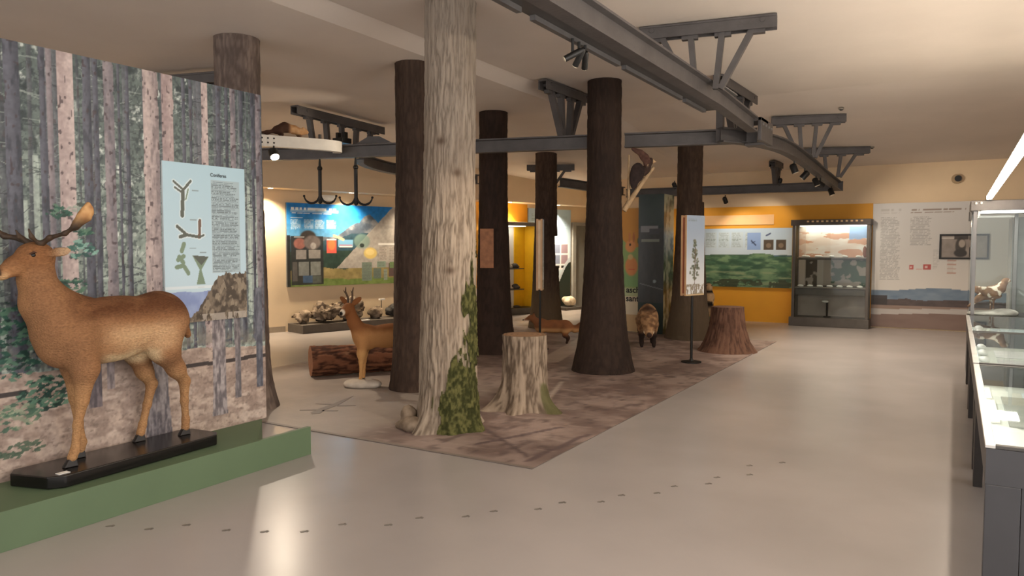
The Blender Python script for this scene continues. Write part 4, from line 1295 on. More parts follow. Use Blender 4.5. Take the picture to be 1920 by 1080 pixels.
vp = thing('vent_pipe', 'round dark pipe opening in the far wall above the mural', 'vent', (-.02, FY, 2.73))
MB().tube([(-.02, FY - .002, 2.73), (-.02, FY - .06, 2.73)], .085, 20).build('collar', mat('vent_ring', (170, 146, 112), .6), vp)
MB().tube([(-.0, FY - .061, 2.735), (-.0, FY - .09, 2.735)], .055, 20).build('opening', BLACK, vp)

# lit vitrine on the far wall
vx0, vx1, vy0 = -2.72, -1.37, FY - .40
fv = thing('lit_vitrine', 'dark grey vitrine with a lit sunset backdrop and shelves in front of the yellow wall', 'vitrine', (-2.05, FY - .2, 0))
VG = mat('vitrine_dark', (92, 86, 80), .45, .3)
MB().box(vx0 - .04, vx1 + .02, vy0 - .03, fy - .002, 0, .17).build('base', VG, fv, bevel=.005)
MB().box(vx0 - .03, vx1 + .02, vy0 - .03, fy - .002, 1.93, 2.04).build('top', mat('vitrine_top', (70, 60, 52), .5), fv, bevel=.004)
for k in range(12): MB().box(vx0 + .26 + .085 * k, vx0 + .30 + .085 * k, vy0 - .034, vy0 - .03, 1.99, 2.02).build('vent_slot', mat('slot_light', (214, 180, 128), .5), fv)
MB().box(vx0 + .12, vx1 - .06, vy0 + .06, fy - .04, 1.915, 1.929).build('lamp_panel', emat('vitrine_lamp', (255, 246, 226), 9), fv)
for a, b in ((vx0, vy0), (vx1 - .05, vy0), (vx0, fy - .06), (vx1 - .05, fy - .06)):
    MB().box(a, a + .05, b, b + .05, .17, 1.93).build('post', VG, fv)
MB().box(vx0 + .02, vx1 - .02, fy - .03, fy - .004, .17, 1.93).build('back_board', VG, fv)
for z, dpt in ((1.30, .18), (.73, .0)):
    MB().box(vx0 + .05, vx1 - .05, vy0 + .03 + dpt, fy - .032, z, z + .02).build('shelf', mat('shelf_grey', (124, 116, 110), .4), fv)
MB().box(vx0 + .06, vx1 - .06, vy0 + .05, vy0 + .07, .60, .72).build('shelf_apron', VG, fv)
P = Print(1.22, .60, .012, (220, 200, 190)); x, y = P.x, P.y
P.c = mix((232, 212, 200), (246, 242, 238), sstep(.3, .7, fbm(x * 2.5, y * 7, 4, 3))) / 255
P.put((fbm(x * 3, y * 10, 4, 5) > .56) & (y < .5), (206, 140, 108), .7); P.put((x > .9) & (y > .38 - .1 * (fbm(x * 6, y * 6, 2, 7))), (138, 174, 226), .85)
P.rect(0, 0, .12, .6, (200, 178, 170), .5)
P.build('sky_print', (vx0 + .06, fy - .0315, 1.32), (1, 0, 0), (0, 0, 1), fv)
P = Print(1.22, .50, .014, (160, 150, 140)); x, y = P.x, P.y
P.put((np.abs(x - .25) < .12) & (fbm(x * 9, y * 9, 3, 2) > .42), (70, 58, 44)); P.put((x > .6) & (fbm(x * 7, y * 7, 3, 4) > .5), (58, 84, 62)); P.put((x > .35) & (x < .46), (176, 168, 160)); P.put(x < .12, (186, 176, 168))
P.build('woodland_print', (vx0 + .06, fy - .0315, .77), (1, 0, 0), (0, 0, 1), fv)
P = Print(1.22, .42, .03, (168, 156, 148)); P.noise(.15, 4, 3); P.build('lower_print', (vx0 + .06, fy - .0315, .18), (1, 0, 0), (0, 0, 1), fv)
MB().box(vx0 + .052, vx1 - .052, vy0 + .01, vy0 + .016, .172, 1.925).build('glass_pane', glassmat(), fv)
MB().box(vx0 - .012, vx0 - .002, vy0 + .05, fy - .06, .172, 1.925).build('side_board', mat('yellow_board', (240, 186, 30), .5, var=.04), fv)
# specimens and cards on the shelves
def specimen(name, label, group, x, y, z, s, col):
    b = Blob(.01); b.ell((x, y, z + s[2] * .5), (s[0] * .5, s[1] * .5, s[2] * .5)); b.ell((x + s[0] * .2, y, z + s[2] * .35), (s[0] * .35, s[1] * .4, s[2] * .35))
    o = b.build(name, min(s) * .16, vmat('specimen', .8), lambda v: mix(np.array(col) * .9, col, fbm3(v * 60, 2, 1)) / 255)
    return tag(o, label, 'specimen', group)
for k in range(5):
    specimen('white_specimen', '%s white specimen from the left on the upper shelf of the lit vitrine' % ORD[k], 'white specimens on the upper vitrine shelf', vx0 + .2 + .235 * k, vy0 + .28, 1.32, (.15 if k < 2 else .10, .06, .04), (245, 244, 240))
for k in range(7):
    specimen('white_specimen', '%s white specimen from the left on the lower shelf of the lit vitrine' % ORD[k], 'white specimens on the lower vitrine shelf', vx0 + .14 + .175 * k, vy0 + .12, .75, (.11, .06, .045), (245, 244, 240))
specimen('orange_bird_specimen', 'small reddish bird figure at the right of the upper vitrine shelf', None, vx1 - .10, vy0 + .25, 1.32, (.07, .07, .22), (150, 96, 76))
tag(MB().box(-2.22, -2.02, vy0 + .12, vy0 + .18, .52, .535).add([], []).build('label_card', mat('grey_card', (160, 156, 150), .6)), 'grey label card under the lower shelf of the lit vitrine', 'card')
bpy.data.objects['label_card'].rotation_euler = (0, 0, 0)
st = thing('specimen_stand', 'small black stand with a white specimen on the vitrine floor', 'stand', (-2.1, vy0 + .2, .17))
MB().tube([(-2.1, vy0 + .2, .171), (-2.1, vy0 + .2, .45)], .018, 8).build('rod', BLACK, st)
MB().lathe([(.07, 0), (.07, .02)], (-2.1, vy0 + .2, .171), 14).build('foot', BLACK, st)
specimen('white_specimen', 'white specimen on the black stand at the bottom of the lit vitrine', None, -2.14, vy0 + .2, .452, (.12, .07, .05), (245, 244, 240))

# door-side graphics: cream and green squirrel panel, dark pillar
gpn = thing('squirrel_panel', 'yellow and green squirrel panel with black lettering beside the dark pillar', 'panel', (-5.2, 12.65, 0))
MB().box(-5.6, -4.80, 12.62, 12.68, 0, 2.22).build('board', mat('board_cream', (214, 190, 140), .6), gpn)
P = Print(.8, 2.2, .012, (216, 178, 120)); x, y = P.x, P.y
P.c = mix((222, 168, 92), (206, 146, 66), y / 2.2) / 255
P.rect(0, .0, .8, .30, (206, 176, 132)); P.rect(0, .30, .8, .62, (226, 214, 186)); P.rect(0, .62, .8, .80, (186, 196, 150))
P.put((y > .78) & (y < 1.62 + .12 * np.sin(x * 7)), (148, 176, 112)); P.put((y > .8) & (y < 1.1), (126, 172, 116), .7)
for cx in (.26, .60):
    P.ell(cx, 1.16, .12, .17, (222, 150, 92)); P.ell(cx - .02, 1.52, .10, .11, (226, 158, 98)); P.ell(cx - .03, 1.55, .018, .025, (70, 50, 34)); P.ell(cx - .04, 1.68, .02, .09, (206, 136, 84)); P.ell(cx + .04, 1.68, .02, .09, (190, 120, 74))
    P.ell(cx - .02, 1.33, .05, .05, (214, 190, 130)); P.ell(cx + .14, 1.62, .03, .06, (96, 110, 66)); P.rect(cx - .06, 1.10, cx + .06, 1.115, (214, 90, 70))
P.build('printed_face', (-5.6, 12.6185, .01), (1, 0, 0), (0, 0, 1), gpn)
lettering('asch', .15, (-5.095, 12.616, .70), (1, 0, 0), (0, 0, 1), INK, gpn, bold=.004)
lettering('sant', .15, (-5.10, 12.616, .545), (1, 0, 0), (0, 0, 1), INK, gpn, bold=.004)

tt = thing('dark_pillar', 'tall dark green printed pillar with a pale birch print on its right side', 'pillar', (-4.52, 12.68, 0))
MB().box(-4.79, -4.33, 12.41, 12.93, 0, 2.43).build('core', mat('pillar_green', (34, 46, 40), .4, var=.15), tt)
P = Print(.46, 2.43, .012, (30, 42, 37)); x, y = P.x, P.y
P.c = mix((26, 38, 34), (44, 58, 50), fbm(x * 5, y * 3, 4, 3)) / 255
P.put((y > .55) & (y < 1.85), mix((50, 48, 46), (66, 64, 60), fbm(x * 20, y * 6, 3, 4)), .85)
P.rect(.04, 1.78, .36, 1.88, (120, 120, 122)); P.rect(.20, 1.74, .38, 1.84, (60, 60, 62)); P.rect(.05, 1.60, .38, 1.65, (120, 124, 112)); P.line(.03, .88, .45, .78, .012, (110, 112, 110)); P.ell(.30, .92, .03, .03, (130, 140, 140))
P.build('front_print', (-4.79, 12.4085, 0.0), (1, 0, 0), (0, 0, 1), tt, vmat('gloss_print', .25))
P = Print(.52, 2.43, .012, (140, 150, 124)); x, y = P.x, P.y
P.c = mix((66, 82, 66), (190, 200, 176), sstep(.35, .65, fbm(x * 5, y * 5, 4, 8))) / 255
P.put(np.abs(x - .2 - .04 * np.sin(y * 3)) < .06, mix((120, 130, 112), (216, 222, 206), fbm(x * 10, y * 14, 3, 9)), .9)
P.build('side_print', (-4.3285, 12.41, 0.0), (0, 1, 0), (0, 0, 1), tt, vmat('gloss_print', .25))
# low green skirt behind the trunk foot
tag(MB().box(-3.55, -3.0, 12.9, 13.4, 0, .42).build('green_block', GREEN, bevel=.01), 'low green block between the brown trunk foot and the brown stump', 'plinth')

# ---- panels on stands
def stand_sign(label, x, y, ang, w, t, faint=0, z0=.885, z1=1.92):
    e = thing('sign_stand', label, 'sign', (x, y, 0), ang)
    MB().lathe([(.13, 0), (.13, .012), (.03, .02), (.018, .05)], (0, 0, .007), 24).build('foot', BLACK, e, False, True)
    MB().tube([(0, 0, .03), (0, 0, z0 + .1)], .017, 10).build('pole', BLACK, e, True, True)
    m = MB(); m.box(-w / 2, w / 2, -t / 2 + .0285, t / 2 - .0285, z0 + .03, z1 - .03)
    m.build('core', mat('red_wood', (150, 84, 60), .6, var=.2, scale=8) if not faint else mat('cream_core', (226, 200, 166), .6), e, False, True)
    m = MB()
    m.box(-w / 2 - .005, w / 2 + .005, -t / 2, -t / 2 + .028, z0, z1); m.box(-w / 2 - .005, w / 2 + .005, t / 2 - .028, t / 2, z0, z1)
    m.box(-w / 2, w / 2, -t / 2 + .012, t / 2 - .012, z0 + .012, z0 + .03); m.box(-w / 2, w / 2, -t / 2 + .012, t / 2 - .012, z1 - .03, z1 - .012)
    m.build('wooden_case', mat('pale_wood', (206, 164, 122), .5, var=.12, scale=7), e, False, True, bevel=.002)
    P = Print(w, z1 - z0, .008, (196, 208, 220)); x_, y_ = P.x, P.y; H = z1 - z0
    P.c = mix((226, 230, 232), (172, 190, 212), sstep(.1, .9, y_ / H)) / 255
    rr = random.Random(5); n = fbm(x_ * 34, y_ * 34, 3, 5)
    for k in range(90):
        q = rr.random(); yy = H * (.20 + .50 * q); ww = (.10 * (1 - q) + .015) * (1 if q > .15 else q / .15)
        P.ell(w * .46 + rr.uniform(-ww, ww), yy, .018, .014, rr.choice(((110, 116, 100), (132, 136, 120), (84, 92, 78))), .85, .3)
    P.line(w * .46, .05, w * .48, .6 * H, .014, (110, 92, 76)); P.put((y_ < .14 * H) & (fbm(x_ * 40, y_ * 20, 3, 6) > .45), (150, 140, 124)); P.rect(0, 0, w, .02 * H, (206, 180, 140))
    P.text(.03, .93 * H, .2, .96 * H, .02, (140, 150, 160), .6, 4)
    P.build('printed_face', (-w / 2, -t / 2 - .0015, z0), (1, 0, 0), (0, 0, 1), e, None, True)
    return e
stand_sign('tree picture on a black floor stand in front of the brown trunk', -2.94, 9.55, math.radians(30.7 + 38), .36, .09)
stand_sign('thick wooden panel on a black stand seen edge on beside the notched trunk', -5.25, 9.65, math.radians(30.7 + 84), .34, .09, 1)
# ================================================================== MOUNTED ANIMALS
FUR = vmat('fur', .85, .9, 130, (1, .45, 1), .15, .22)
FURS = vmat('short_fur', .8, .3, 200, None, .2, .08)
EYE = mat('glass_eye', (14, 10, 8), .1, 0, var=.1)
def along(d, up=(0, 0, 1)):
    d = np.array(d, float); d /= np.linalg.norm(d)
    a = np.cross(np.array(up, float), d); a /= np.linalg.norm(a)
    return np.stack([d, a, np.cross(d, a)], 1)

# ---- fallow deer on its black base
dr_ = thing('fallow_deer', 'mounted brown fallow deer with palmate antlers standing on a black base', 'deer', (-4.32, 2.65, .272))
def cx(y): return -4.300 - .03 * (y - 2.2) / .85
b = Blob(.06)
b.ell((cx(2.62), 2.62, 1.035), (.150, .40, .180)).ell((cx(2.36), 2.36, 1.01), (.142, .20, .195)).ell((cx(2.92), 2.90, 1.055), (.150, .19, .175))
b.ell((cx(2.3), 2.29, .98), (.11, .12, .14)).ell((cx(2.6), 2.54, .945), (.115, .28, .125))
# neck
b.chain([((cx(2.3), 2.275, 1.08), .145), ((cx(2.2), 2.205, 1.20), .112), ((cx(2.1), 2.17, 1.33), .084), ((cx(2.1), 2.185, 1.43), .070)])
b.cone((cx(2.4), 2.42, 1.15), (cx(2.2), 2.24, 1.22), .07, .09)
# head
hx = -4.292
b.k = .03
b.ell((hx, 2.165, 1.465), (.064, .092, .068)).chain([((hx, 2.13, 1.445), .060), ((hx + .012, 2.055, 1.405), .046), ((hx + .02, 1.995, 1.372), .037)], .03)
b.ell((hx + .022, 1.975, 1.362), (.031, .028, .028), None, .02)
b.ell((hx + .008, 2.10, 1.40), (.034, .08, .036), None, .02)
# ears
for e0, e1, w in (((-4.245, 2.205, 1.468), (-4.135, 2.265, 1.487), 1), ((-4.345, 2.20, 1.475), (-4.43, 2.25, 1.505), 1)):
    e0, e1 = np.array(e0), np.array(e1)
    b.ell((e0 + e1) / 2, (.070, .012, .027), along(e1 - e0), .015)
# legs
b.k = .045
b.chain([((cx(2.35) + .085, 2.34, .99), .10), ((cx(2.35) + .088, 2.375, .82), .066), ((cx(2.35) + .078, 2.355, .64), .036)]).chain([((cx(2.35) + .078, 2.355, .64), .035), ((cx(2.3) + .06, 2.335, .50), .0225), ((cx(2.3) + .055, 2.32, .36), .0225), ((cx(2.3) + .05, 2.305, .32), .027)], .02)
b.chain([((cx(2.35) - .08, 2.36, .99), .095), ((cx(2.35) - .08, 2.40, .82), .062), ((cx(2.35) - .075, 2.405, .63), .035)]).chain([((cx(2.35) - .075, 2.405, .63), .034), ((cx(2.35) - .08, 2.42, .48), .0225), ((cx(2.35) - .085, 2.44, .36), .0225), ((cx(2.35) - .09, 2.43, .32), .027)], .02)
b.chain([((cx(2.9) + .07, 2.92, 1.04), .125), ((cx(2.9) + .085, 2.88, .87), .088), ((cx(3) + .06, 2.98, .73), .050), ((cx(3) + .03, 3.06, .635), .034)]).chain([((cx(3) + .03, 3.06, .635), .034), ((cx(3) + .01, 3.07, .50), .0235), ((cx(3) - .01, 3.09, .37), .0225), ((cx(3) - .015, 3.09, .32), .027)], .02)
b.chain([((cx(2.9) - .065, 2.90, 1.02), .115), ((cx(2.9) - .075, 2.80, .86), .080), ((cx(2.9) - .085, 2.855, .72), .046), ((cx(2.9) - .095, 2.91, .63), .033)]).chain([((cx(2.9) - .095, 2.91, .63), .033), ((cx(2.9) - .11, 2.885, .50), .0235), ((cx(2.9) - .12, 2.855, .37), .0225), ((cx(2.9) - .12, 2.84, .32), .027)], .02)
b.cone((cx(3.05), 3.07, 1.08), (cx(3.1), 3.115, .93), .028, .022)
def deer_c(v):
    y, z = v[:, 1], v[:, 2]; n = fbm3(v * (18, 9, 18), 4, 2)
    side = np.array((140, 102, 72.)); back = np.array((96, 62, 40.)); belly = np.array((206, 180, 142.))
    c = mix(side, back, sstep(1.055, 1.14, z + (n - .5) * .08) * sstep(2.22, 2.42, y))
    c = mix(c, (206, 172, 132), np.exp(-(((y - 2.70) / .24) ** 4 + ((z - .965) / .085) ** 4)) * .85 * (.6 + .8 * n))
    c = mix(c, belly, sstep(.92, .86, z) * sstep(2.42, 2.55, y) * sstep(2.86, 2.78, y) * sstep(.76, .82, z))
    c = mix(c, (172, 132, 92), sstep(.80, .66, z))
    c = mix(c, (118, 78, 48), sstep(2.98, 3.06, y) * sstep(.8, .9, z) * .6)
    c = mix(c, (128, 86, 54), sstep(1.34, 1.44, z) * sstep(2.35, 2.2, y) * .6)
    c = mix(c, (188, 138, 92), sstep(1.42, 1.36, z) * sstep(2.12, 2.06, y) * .6)
    c = mix(c, (150, 106, 72), sstep(.55, .75, n) * .35)
    c = mix(c, (226, 196, 150), sstep(2.02, 1.99, y) * sstep(1.385, 1.36, z) * .6)
    c = mix(c, (30, 22, 20), sstep(1.977, 1.962, y) * sstep(1.352, 1.362, z))
    c = mix(c, (232, 206, 170), sstep(.055, .13, np.abs(v[:, 0] - hx)) * sstep(1.44, 1.46, z) * sstep(2.6, 2.4, y) * sstep(2.19, 2.21, y) * .55)
    c = mix(c, (152, 112, 78), .25 * sstep(.45, .55, n))
    return c / 255
b.build('body', .0085, FUR, deer_c, dr_)
for s, (ex, ey, ez) in ((1, (hx + .057, 2.125, 1.462)), (-1, (hx - .054, 2.12, 1.462))):
    MB().sphere((ex, ey, ez), .0145, 12, 8).build('eye', EYE, dr_, True)
    o = MB().tube([(ex + s * .004, ey + .018, ez + .010), (ex + s * .009, ey, ez + .016), (ex + s * .007, ey - .02, ez + .006)], [.005, .006, .004], 6).build('eyelid', mat('lid', (74, 46, 30), .8), dr_, True)
HOOF = mat('hoof', (26, 20, 18), .5)
for (fx, fy_) in ((cx(2.3) + .05, 2.30), (cx(2.35) - .09, 2.425), (cx(3) - .017, 3.088), (cx(2.9) - .12, 2.835)):
    m = MB()
    for s in (-1, 1):
        m.add([(fx + s * .003, fy_ + .03, .2725), (fx + s * .026, fy_ + .026, .2725), (fx + s * .018, fy_ - .045, .2725), (fx + s * .003, fy_ - .05, .2725), (fx + s * .003, fy_ + .02, .325), (fx + s * .020, fy_ + .018, .325), (fx + s * .014, fy_ - .016, .318), (fx + s * .003, fy_ - .018, .318)],
              [(0, 1, 2, 3), (7, 6, 5, 4), (0, 4, 5, 1), (1, 5, 6, 2), (2, 6, 7, 3), (3, 7, 4, 0)])
    m.build('hoof', HOOF, dr_, bevel=.003)
AC = vmat('antler', .6, .3, 80, None, .4)
def antler(pts, palm, brow):
    a = Blob(.02)
    a.chain([(p, r) for p, r in pts])
    for q in palm:
        a.chain(q, .03)
    a.chain(brow)
    def col(v):
        t = sstep(1.60, 1.68, v[:, 2])
        return mix(mix((46, 36, 28), (84, 64, 46), fbm3(v * 60, 2, 3)), mix((150, 102, 58), (214, 172, 118), fbm3(v * 40, 2, 4)), t) / 255
    return a.build('antler', .0048, AC, col, dr_)
antler([((-4.268, 2.178, 1.515), .017), ((-4.20, 2.195, 1.555), .012), ((-4.10, 2.222, 1.578), .0105), ((-4.04, 2.245, 1.615), .012)],
       [[((-4.04, 2.245, 1.615), .015), ((-4.005, 2.262, 1.672), .016), ((-3.99, 2.287, 1.735), .011)], [((-4.02, 2.255, 1.645), .012), ((-4.0, 2.295, 1.695), .012)], [((-4.005, 2.27, 1.665), .012), ((-4.0, 2.31, 1.685), .009)], [((-4.03, 2.25, 1.63), .011), ((-4.0, 2.295, 1.655), .008)], [((-4.0, 2.28, 1.70), .012), ((-3.99, 2.298, 1.712), .010)]],
       [((-4.255, 2.165, 1.525), .011), ((-4.245, 2.125, 1.56), .009), ((-4.24, 2.11, 1.60), .005)])
antler([((-4.318, 2.17, 1.515), .019), ((-4.385, 2.14, 1.552), .015), ((-4.45, 2.09, 1.565), .0135), ((-4.475, 2.05, 1.60), .014)],
       [[((-4.475, 2.05, 1.60), .014), ((-4.485, 2.02, 1.67), .014), ((-4.485, 2.0, 1.735), .010)], [((-4.48, 2.03, 1.64), .012), ((-4.485, 2.06, 1.70), .008)]],
       [((-4.33, 2.155, 1.525), .011), ((-4.345, 2.115, 1.56), .009), ((-4.35, 2.10, 1.595), .005)])
# base
bs = thing('deer_base', 'black lacquered plinth board under the fallow deer', 'base', (-4.31, 2.65, .2))
MB().prism([(-4.475, 2.10), (-4.40, 2.05), (-4.16, 2.12), (-4.11, 2.19), (-4.16, 3.19), (-4.22, 3.24), (-4.44, 3.22), (-4.49, 3.16)], .203, .271).build('board', BLACKG, bs, bevel=.006)
tag(MB().box(-4.185, -4.145, 2.175, 2.235, .2715, .274).build('label_card', WHITE), 'tiny white label on the black base by the deer front hoof', 'label')

# ---- roe deer
rd = thing('roe_deer', 'mounted tan roe deer with short upright antlers, half hidden by the dark trunk', 'deer', (-5.50, 6.12, .0), math.radians(238))
b = Blob(.05); Zo = .0
b.ell((-.30, 0, .535), (.33, .115, .135)).ell((-.02, 0, .53), (.14, .105, .145)).ell((-.55, 0, .55), (.14, .11, .13))
b.chain([((.04, 0, .58), .095), ((.11, 0, .70), .066), ((.15, 0, .80), .052), ((.16, 0, .845), .050)])
b.k = .025
HA = math.radians(38); HC, HS = math.cos(HA), math.sin(HA)
def hr(x, y, z): return (.16 + (x - .16) * HC - y * HS, (x - .16) * HS + y * HC, z)
b.ell(hr(.175, .0, .862), (.062, .044, .048), rotm('Z', HA)).chain([(hr(.20, .0, .850), .042), (hr(.255, .0, .822), .030), (hr(.29, .0, .805), .022)])
for s in (-1, 1):
    e0 = np.array(hr(.15, s * .03, .895)); e1 = np.array(hr(.135, s * .13, .965))
    b.ell((e0 + e1) / 2, (.078, .011, .034), along(e1 - e0), .012)
b.k = .04
for s in (-1, 1):
    q = .03 * s
    b.chain([((.0 + q, s * .06, .50), .07), ((.02 + q, s * .06, .36), .042), ((.02 + q, s * .05, .27), .026)]).chain([((.02 + q, s * .05, .27), .024), ((.025 + q, s * .045, .14), .0155), ((.03 + q, s * .04, .085), .018)], .02)
    b.chain([((-.56, s * .06, .52), .085), ((-.52 + q, s * .065, .38), .055), ((-.62 + q, s * .06, .28), .027)]).chain([((-.62 + q, s * .06, .28), .025), ((-.62 + q, s * .055, .14), .0165), ((-.60 + q, s * .055, .03), .019)], .02)
def roe_c(v):
    n = fbm3(v * 14, 3, 4); z = v[:, 2]
    hx_ = np.where(z > .77, .16 + (v[:, 0] - .16) * HC + v[:, 1] * HS, v[:, 0])
    c = mix((186, 134, 84), (142, 92, 54), sstep(.56, .66, z + (n - .5) * .06)); c = mix(c, (206, 156, 100), sstep(.44, .36, z))
    c = mix(c, (140, 88, 50), sstep(.66, .8, z) * .7); c = mix(c, (232, 220, 200), sstep(.272, .285, hx_)); c = mix(c, (24, 18, 16), sstep(.298, .306, hx_))
    c = mix(c, (24, 18, 16), sstep(.085, .075, z) * (v[:, 0] > -.2)); c = mix(c, (24, 18, 16), sstep(.04, .03, z)); return c / 255
b.build('body', .009, FURS, roe_c, rd, True)
for s in (-1, 1):
    MB().sphere(hr(.205, s * .04, .868), .011, 10, 7).build('eye', EYE, rd, True, True)
    m = MB(); m.tube([hr(.155, s * .02, .90), hr(.145, s * .03, .97), hr(.165, s * .045, 1.03), hr(.15, s * .05, 1.08)], [.014, .012, .010, .004], 8); m.tube([hr(.158, s * .04, 1.0), hr(.20, s * .05, 1.05)], [.006, .002], 6)
    m.build('antler', mat('antler_brown', (92, 70, 50), .6, var=.2), rd, True, True)
sb = Blob(.04); sb.ell((-5.47, 6.03, .035), (.19, .13, .05), rotm('Z', .5)).ell((-5.36, 6.07, .045), (.12, .09, .045)).ell((-5.58, 6.02, .03), (.10, .08, .045))
v, f = sb.mesh(.012); v[:, 2] = np.clip(v[:, 2], .007, 1)
tag(mesh_obj('flat_stone', v, f, ROCKM, None, True, False, mix((176, 164, 150), (222, 212, 198), fbm3(v * 14, 3, 2)) / 255), 'pale flat stone under the roe deer front hooves', 'stone')

# ---- fox
fx = thing('fox', 'mounted red fox looking left, seen over the pale stump', 'fox', (-5.42, 10.3, .007), math.radians(205))
b = Blob(.04)
b.ell((-.05, 0, .27), (.26, .095, .105)).ell((.14, 0, .28), (.11, .085, .115)).ell((-.23, 0, .265), (.12, .095, .11))
b.chain([((.18, 0, .31), .065), ((.27, 0, .385), .05)]); b.k = .02
b.ell((.295, 0, .40), (.06, .05, .046)).chain([((.33, 0, .39), .034), ((.41, 0, .365), .014)])
for s in (-1, 1): b.chain([((.265, s * .034, .43), .020), ((.26, s * .047, .485), .006)])
b.k = .03
for s in (-1, 1):
    b.chain([((.14, s * .05, .25), .045), ((.15, s * .05, .12), .021), ((.16, s * .05, .02), .018)]).chain([((-.25, s * .055, .24), .07), ((-.23, s * .058, .14), .036), ((-.28, s * .05, .09), .022), ((-.26, s * .05, .02), .018)])
b.chain([((-.30, 0, .28), .035), ((-.38, 0, .23), .05), ((-.50, 0, .27), .075), ((-.60, 0, .34), .062), ((-.66, 0, .40), .025)])
def fox_c(v):
    n = fbm3(v * 16, 3, 4); z = v[:, 2]
    c = mix((150, 98, 62), (120, 78, 52), n); c = mix(c, (196, 150, 100), sstep(.27, .22, z) * sstep(.16, .2, z)); c = mix(c, (56, 36, 28), sstep(.16, .10, z)); c = mix(c, (222, 196, 168), sstep(.3, .34, v[:, 0]) * sstep(.38, .36, z)); c = mix(c, (226, 206, 180), sstep(-.60, -.64, v[:, 0])); c = mix(c, (52, 34, 28), sstep(.47, .48, z) * (v[:, 0] > 0)); return c / 255
b.build('body', .0085, FURS, fox_c, fx, True)
for s in (-1, 1): MB().sphere((.335, s * .030, .41), .008, 8, 6).build('eye', EYE, fx, True, True)
MB().sphere((.424, 0, .366), .011, 8, 6).build('nose', EYE, fx, True, True)

# ---- wild boar
bo = thing('wild_boar', 'mounted brown wild boar facing the visitor beside the dark pillar', 'boar', (-3.98, 10.72, .007), math.radians(-67))
b = Blob(.07)
b.ell((-.18, 0, .42), (.36, .155, .19)).ell((.05, 0, .45), (.20, .15, .205)).ell((-.40, 0, .41), (.16, .14, .17)).ell((.0, 0, .56), (.22, .06, .08))
b.chain([((.14, 0, .45), .15), ((.26, 0, .42), .12), ((.36, 0, .34), .085), ((.47, 0, .26), .052), ((.52, 0, .235), .045)]); b.k = .02
for s in (-1, 1):
    b.ell((.24, s * .095, .53), (.028, .018, .06), rotm('X', s * -.35)); b.cone((.42, s * .05, .26), (.43, s * .065, .30), .012, .006)
b.k = .04
for s in (-1, 1):
    b.chain([((.06, s * .09, .34), .075), ((.07, s * .09, .18), .036), ((.08, s * .09, .08), .026), ((.10, s * .09, .025), .026)]).chain([((-.40, s * .085, .36), .09), ((-.38, s * .09, .22), .045), ((-.43, s * .085, .14), .03), ((-.41, s * .085, .025), .026)])
def boar_c(v):
    n = fbm3(v * (20, 20, 30), 4, 4); z = v[:, 2]
    c = mix((104, 76, 54), (164, 128, 92), sstep(.3, .7, n)); c = mix(c, (40, 30, 26), sstep(.27, .18, z) * (v[:, 0] < .3)); c = mix(c, (196, 164, 128), sstep(.34, .28, z) * sstep(.3, .4, v[:, 0]) * .5); c = mix(c, (60, 44, 38), sstep(.535, .55, v[:, 0])); c = mix(c, (64, 46, 36), sstep(.52, .6, z) * sstep(.1, .2, v[:, 0])); return c / 255
b.build('body', .012, FURS, boar_c, bo, True, .004, 40)
for s in (-1, 1):
    MB().sphere((.345, s * .068, .40), .011, 8, 6).build('eye', EYE, bo, True, True)
    MB().tube([(.45, s * .045, .24), (.455, s * .07, .265), (.445, s * .075, .29)], [.009, .007, .003], 6).build('tusk', mat('ivory', (224, 208, 176), .4), bo, True, True)

# ---- marten on the white beam
mt = thing('marten', 'mounted marten with dark back crouching on the white beam end', 'marten', (-7.33, 6.80, 2.911), math.atan2(.4, .2))
b = Blob(.025)
b.chain([((-.16, 0, .075), .052), ((-.06, 0, .115), .062), ((.06, 0, .095), .052), ((.14, 0, .075), .042), ((.19, 0, .085), .036), ((.225, 0, .075), .022)])
for s in (-1, 1):
    b.chain([((.10, s * .03, .07), .03), ((.13, s * .04, .015), .016)]); b.chain([((-.13, s * .035, .07), .04), ((-.10, s * .045, .015), .017)]); b.ell((.17, s * .028, .118), (.012, .008, .016))
b.chain([((-.19, 0, .06), .025), ((-.28, 0, .035), .024), ((-.36, 0, .03), .010)])
b.build('body', .007, FURS, lambda v: mix(mix((176, 128, 84), (206, 168, 126), fbm3(v * 30, 2, 3)), (58, 38, 30), np.clip(sstep(.02, -.04, v[:, 0]) * .9 + sstep(.04, .025, v[:, 2]) * .6, 0, 1)) / 255, mt, True)
for s in (-1, 1): MB().sphere((.215, s * .024, .092), .006, 8, 6).build('eye', EYE, mt, True, True)

# ---- bird on a pale branch fixed to the broad trunk
rtv = np.array((.86, .51, 0)); E0 = np.array((-3.42, 8.50, 0))
def bp_(l, z, f=0.0): return E0 + rtv * l + np.array((-.51, .86, 0)) * f + np.array((0, 0, z))
br = thing('perch_branch', 'pale forked branch fixed to the side of the broad dark trunk', 'branch', tuple(bp_(0, 2.0)))
MB().tube([bp_(-.05, 1.95), bp_(.06, 2.12), bp_(.18, 2.30), bp_(.31, 2.47)], [.035, .03, .026, .016], 10).build('main_stem', mat('pale_branch', (176, 148, 112), .8, var=.2, scale=20, bump=.4), br, True)
MB().tube([bp_(.01, 2.06), bp_(.005, 2.3), bp_(.008, 2.62)], [.02, .016, .010], 8).build('side_stem', mat('pale_branch', (176, 148, 112), .8), br, True)
bd = thing('perched_bird', 'dark brown bird with raised wing perched on the pale branch', 'bird', tuple(bp_(.2, 2.36)))
def brot(a): return np.stack([rtv / np.linalg.norm(rtv) * math.cos(a) + UPV * math.sin(a), np.array((-.51, .86, 0)), -rtv / np.linalg.norm(rtv) * math.sin(a) + UPV * math.cos(a)], 1)
b = Blob(.025)
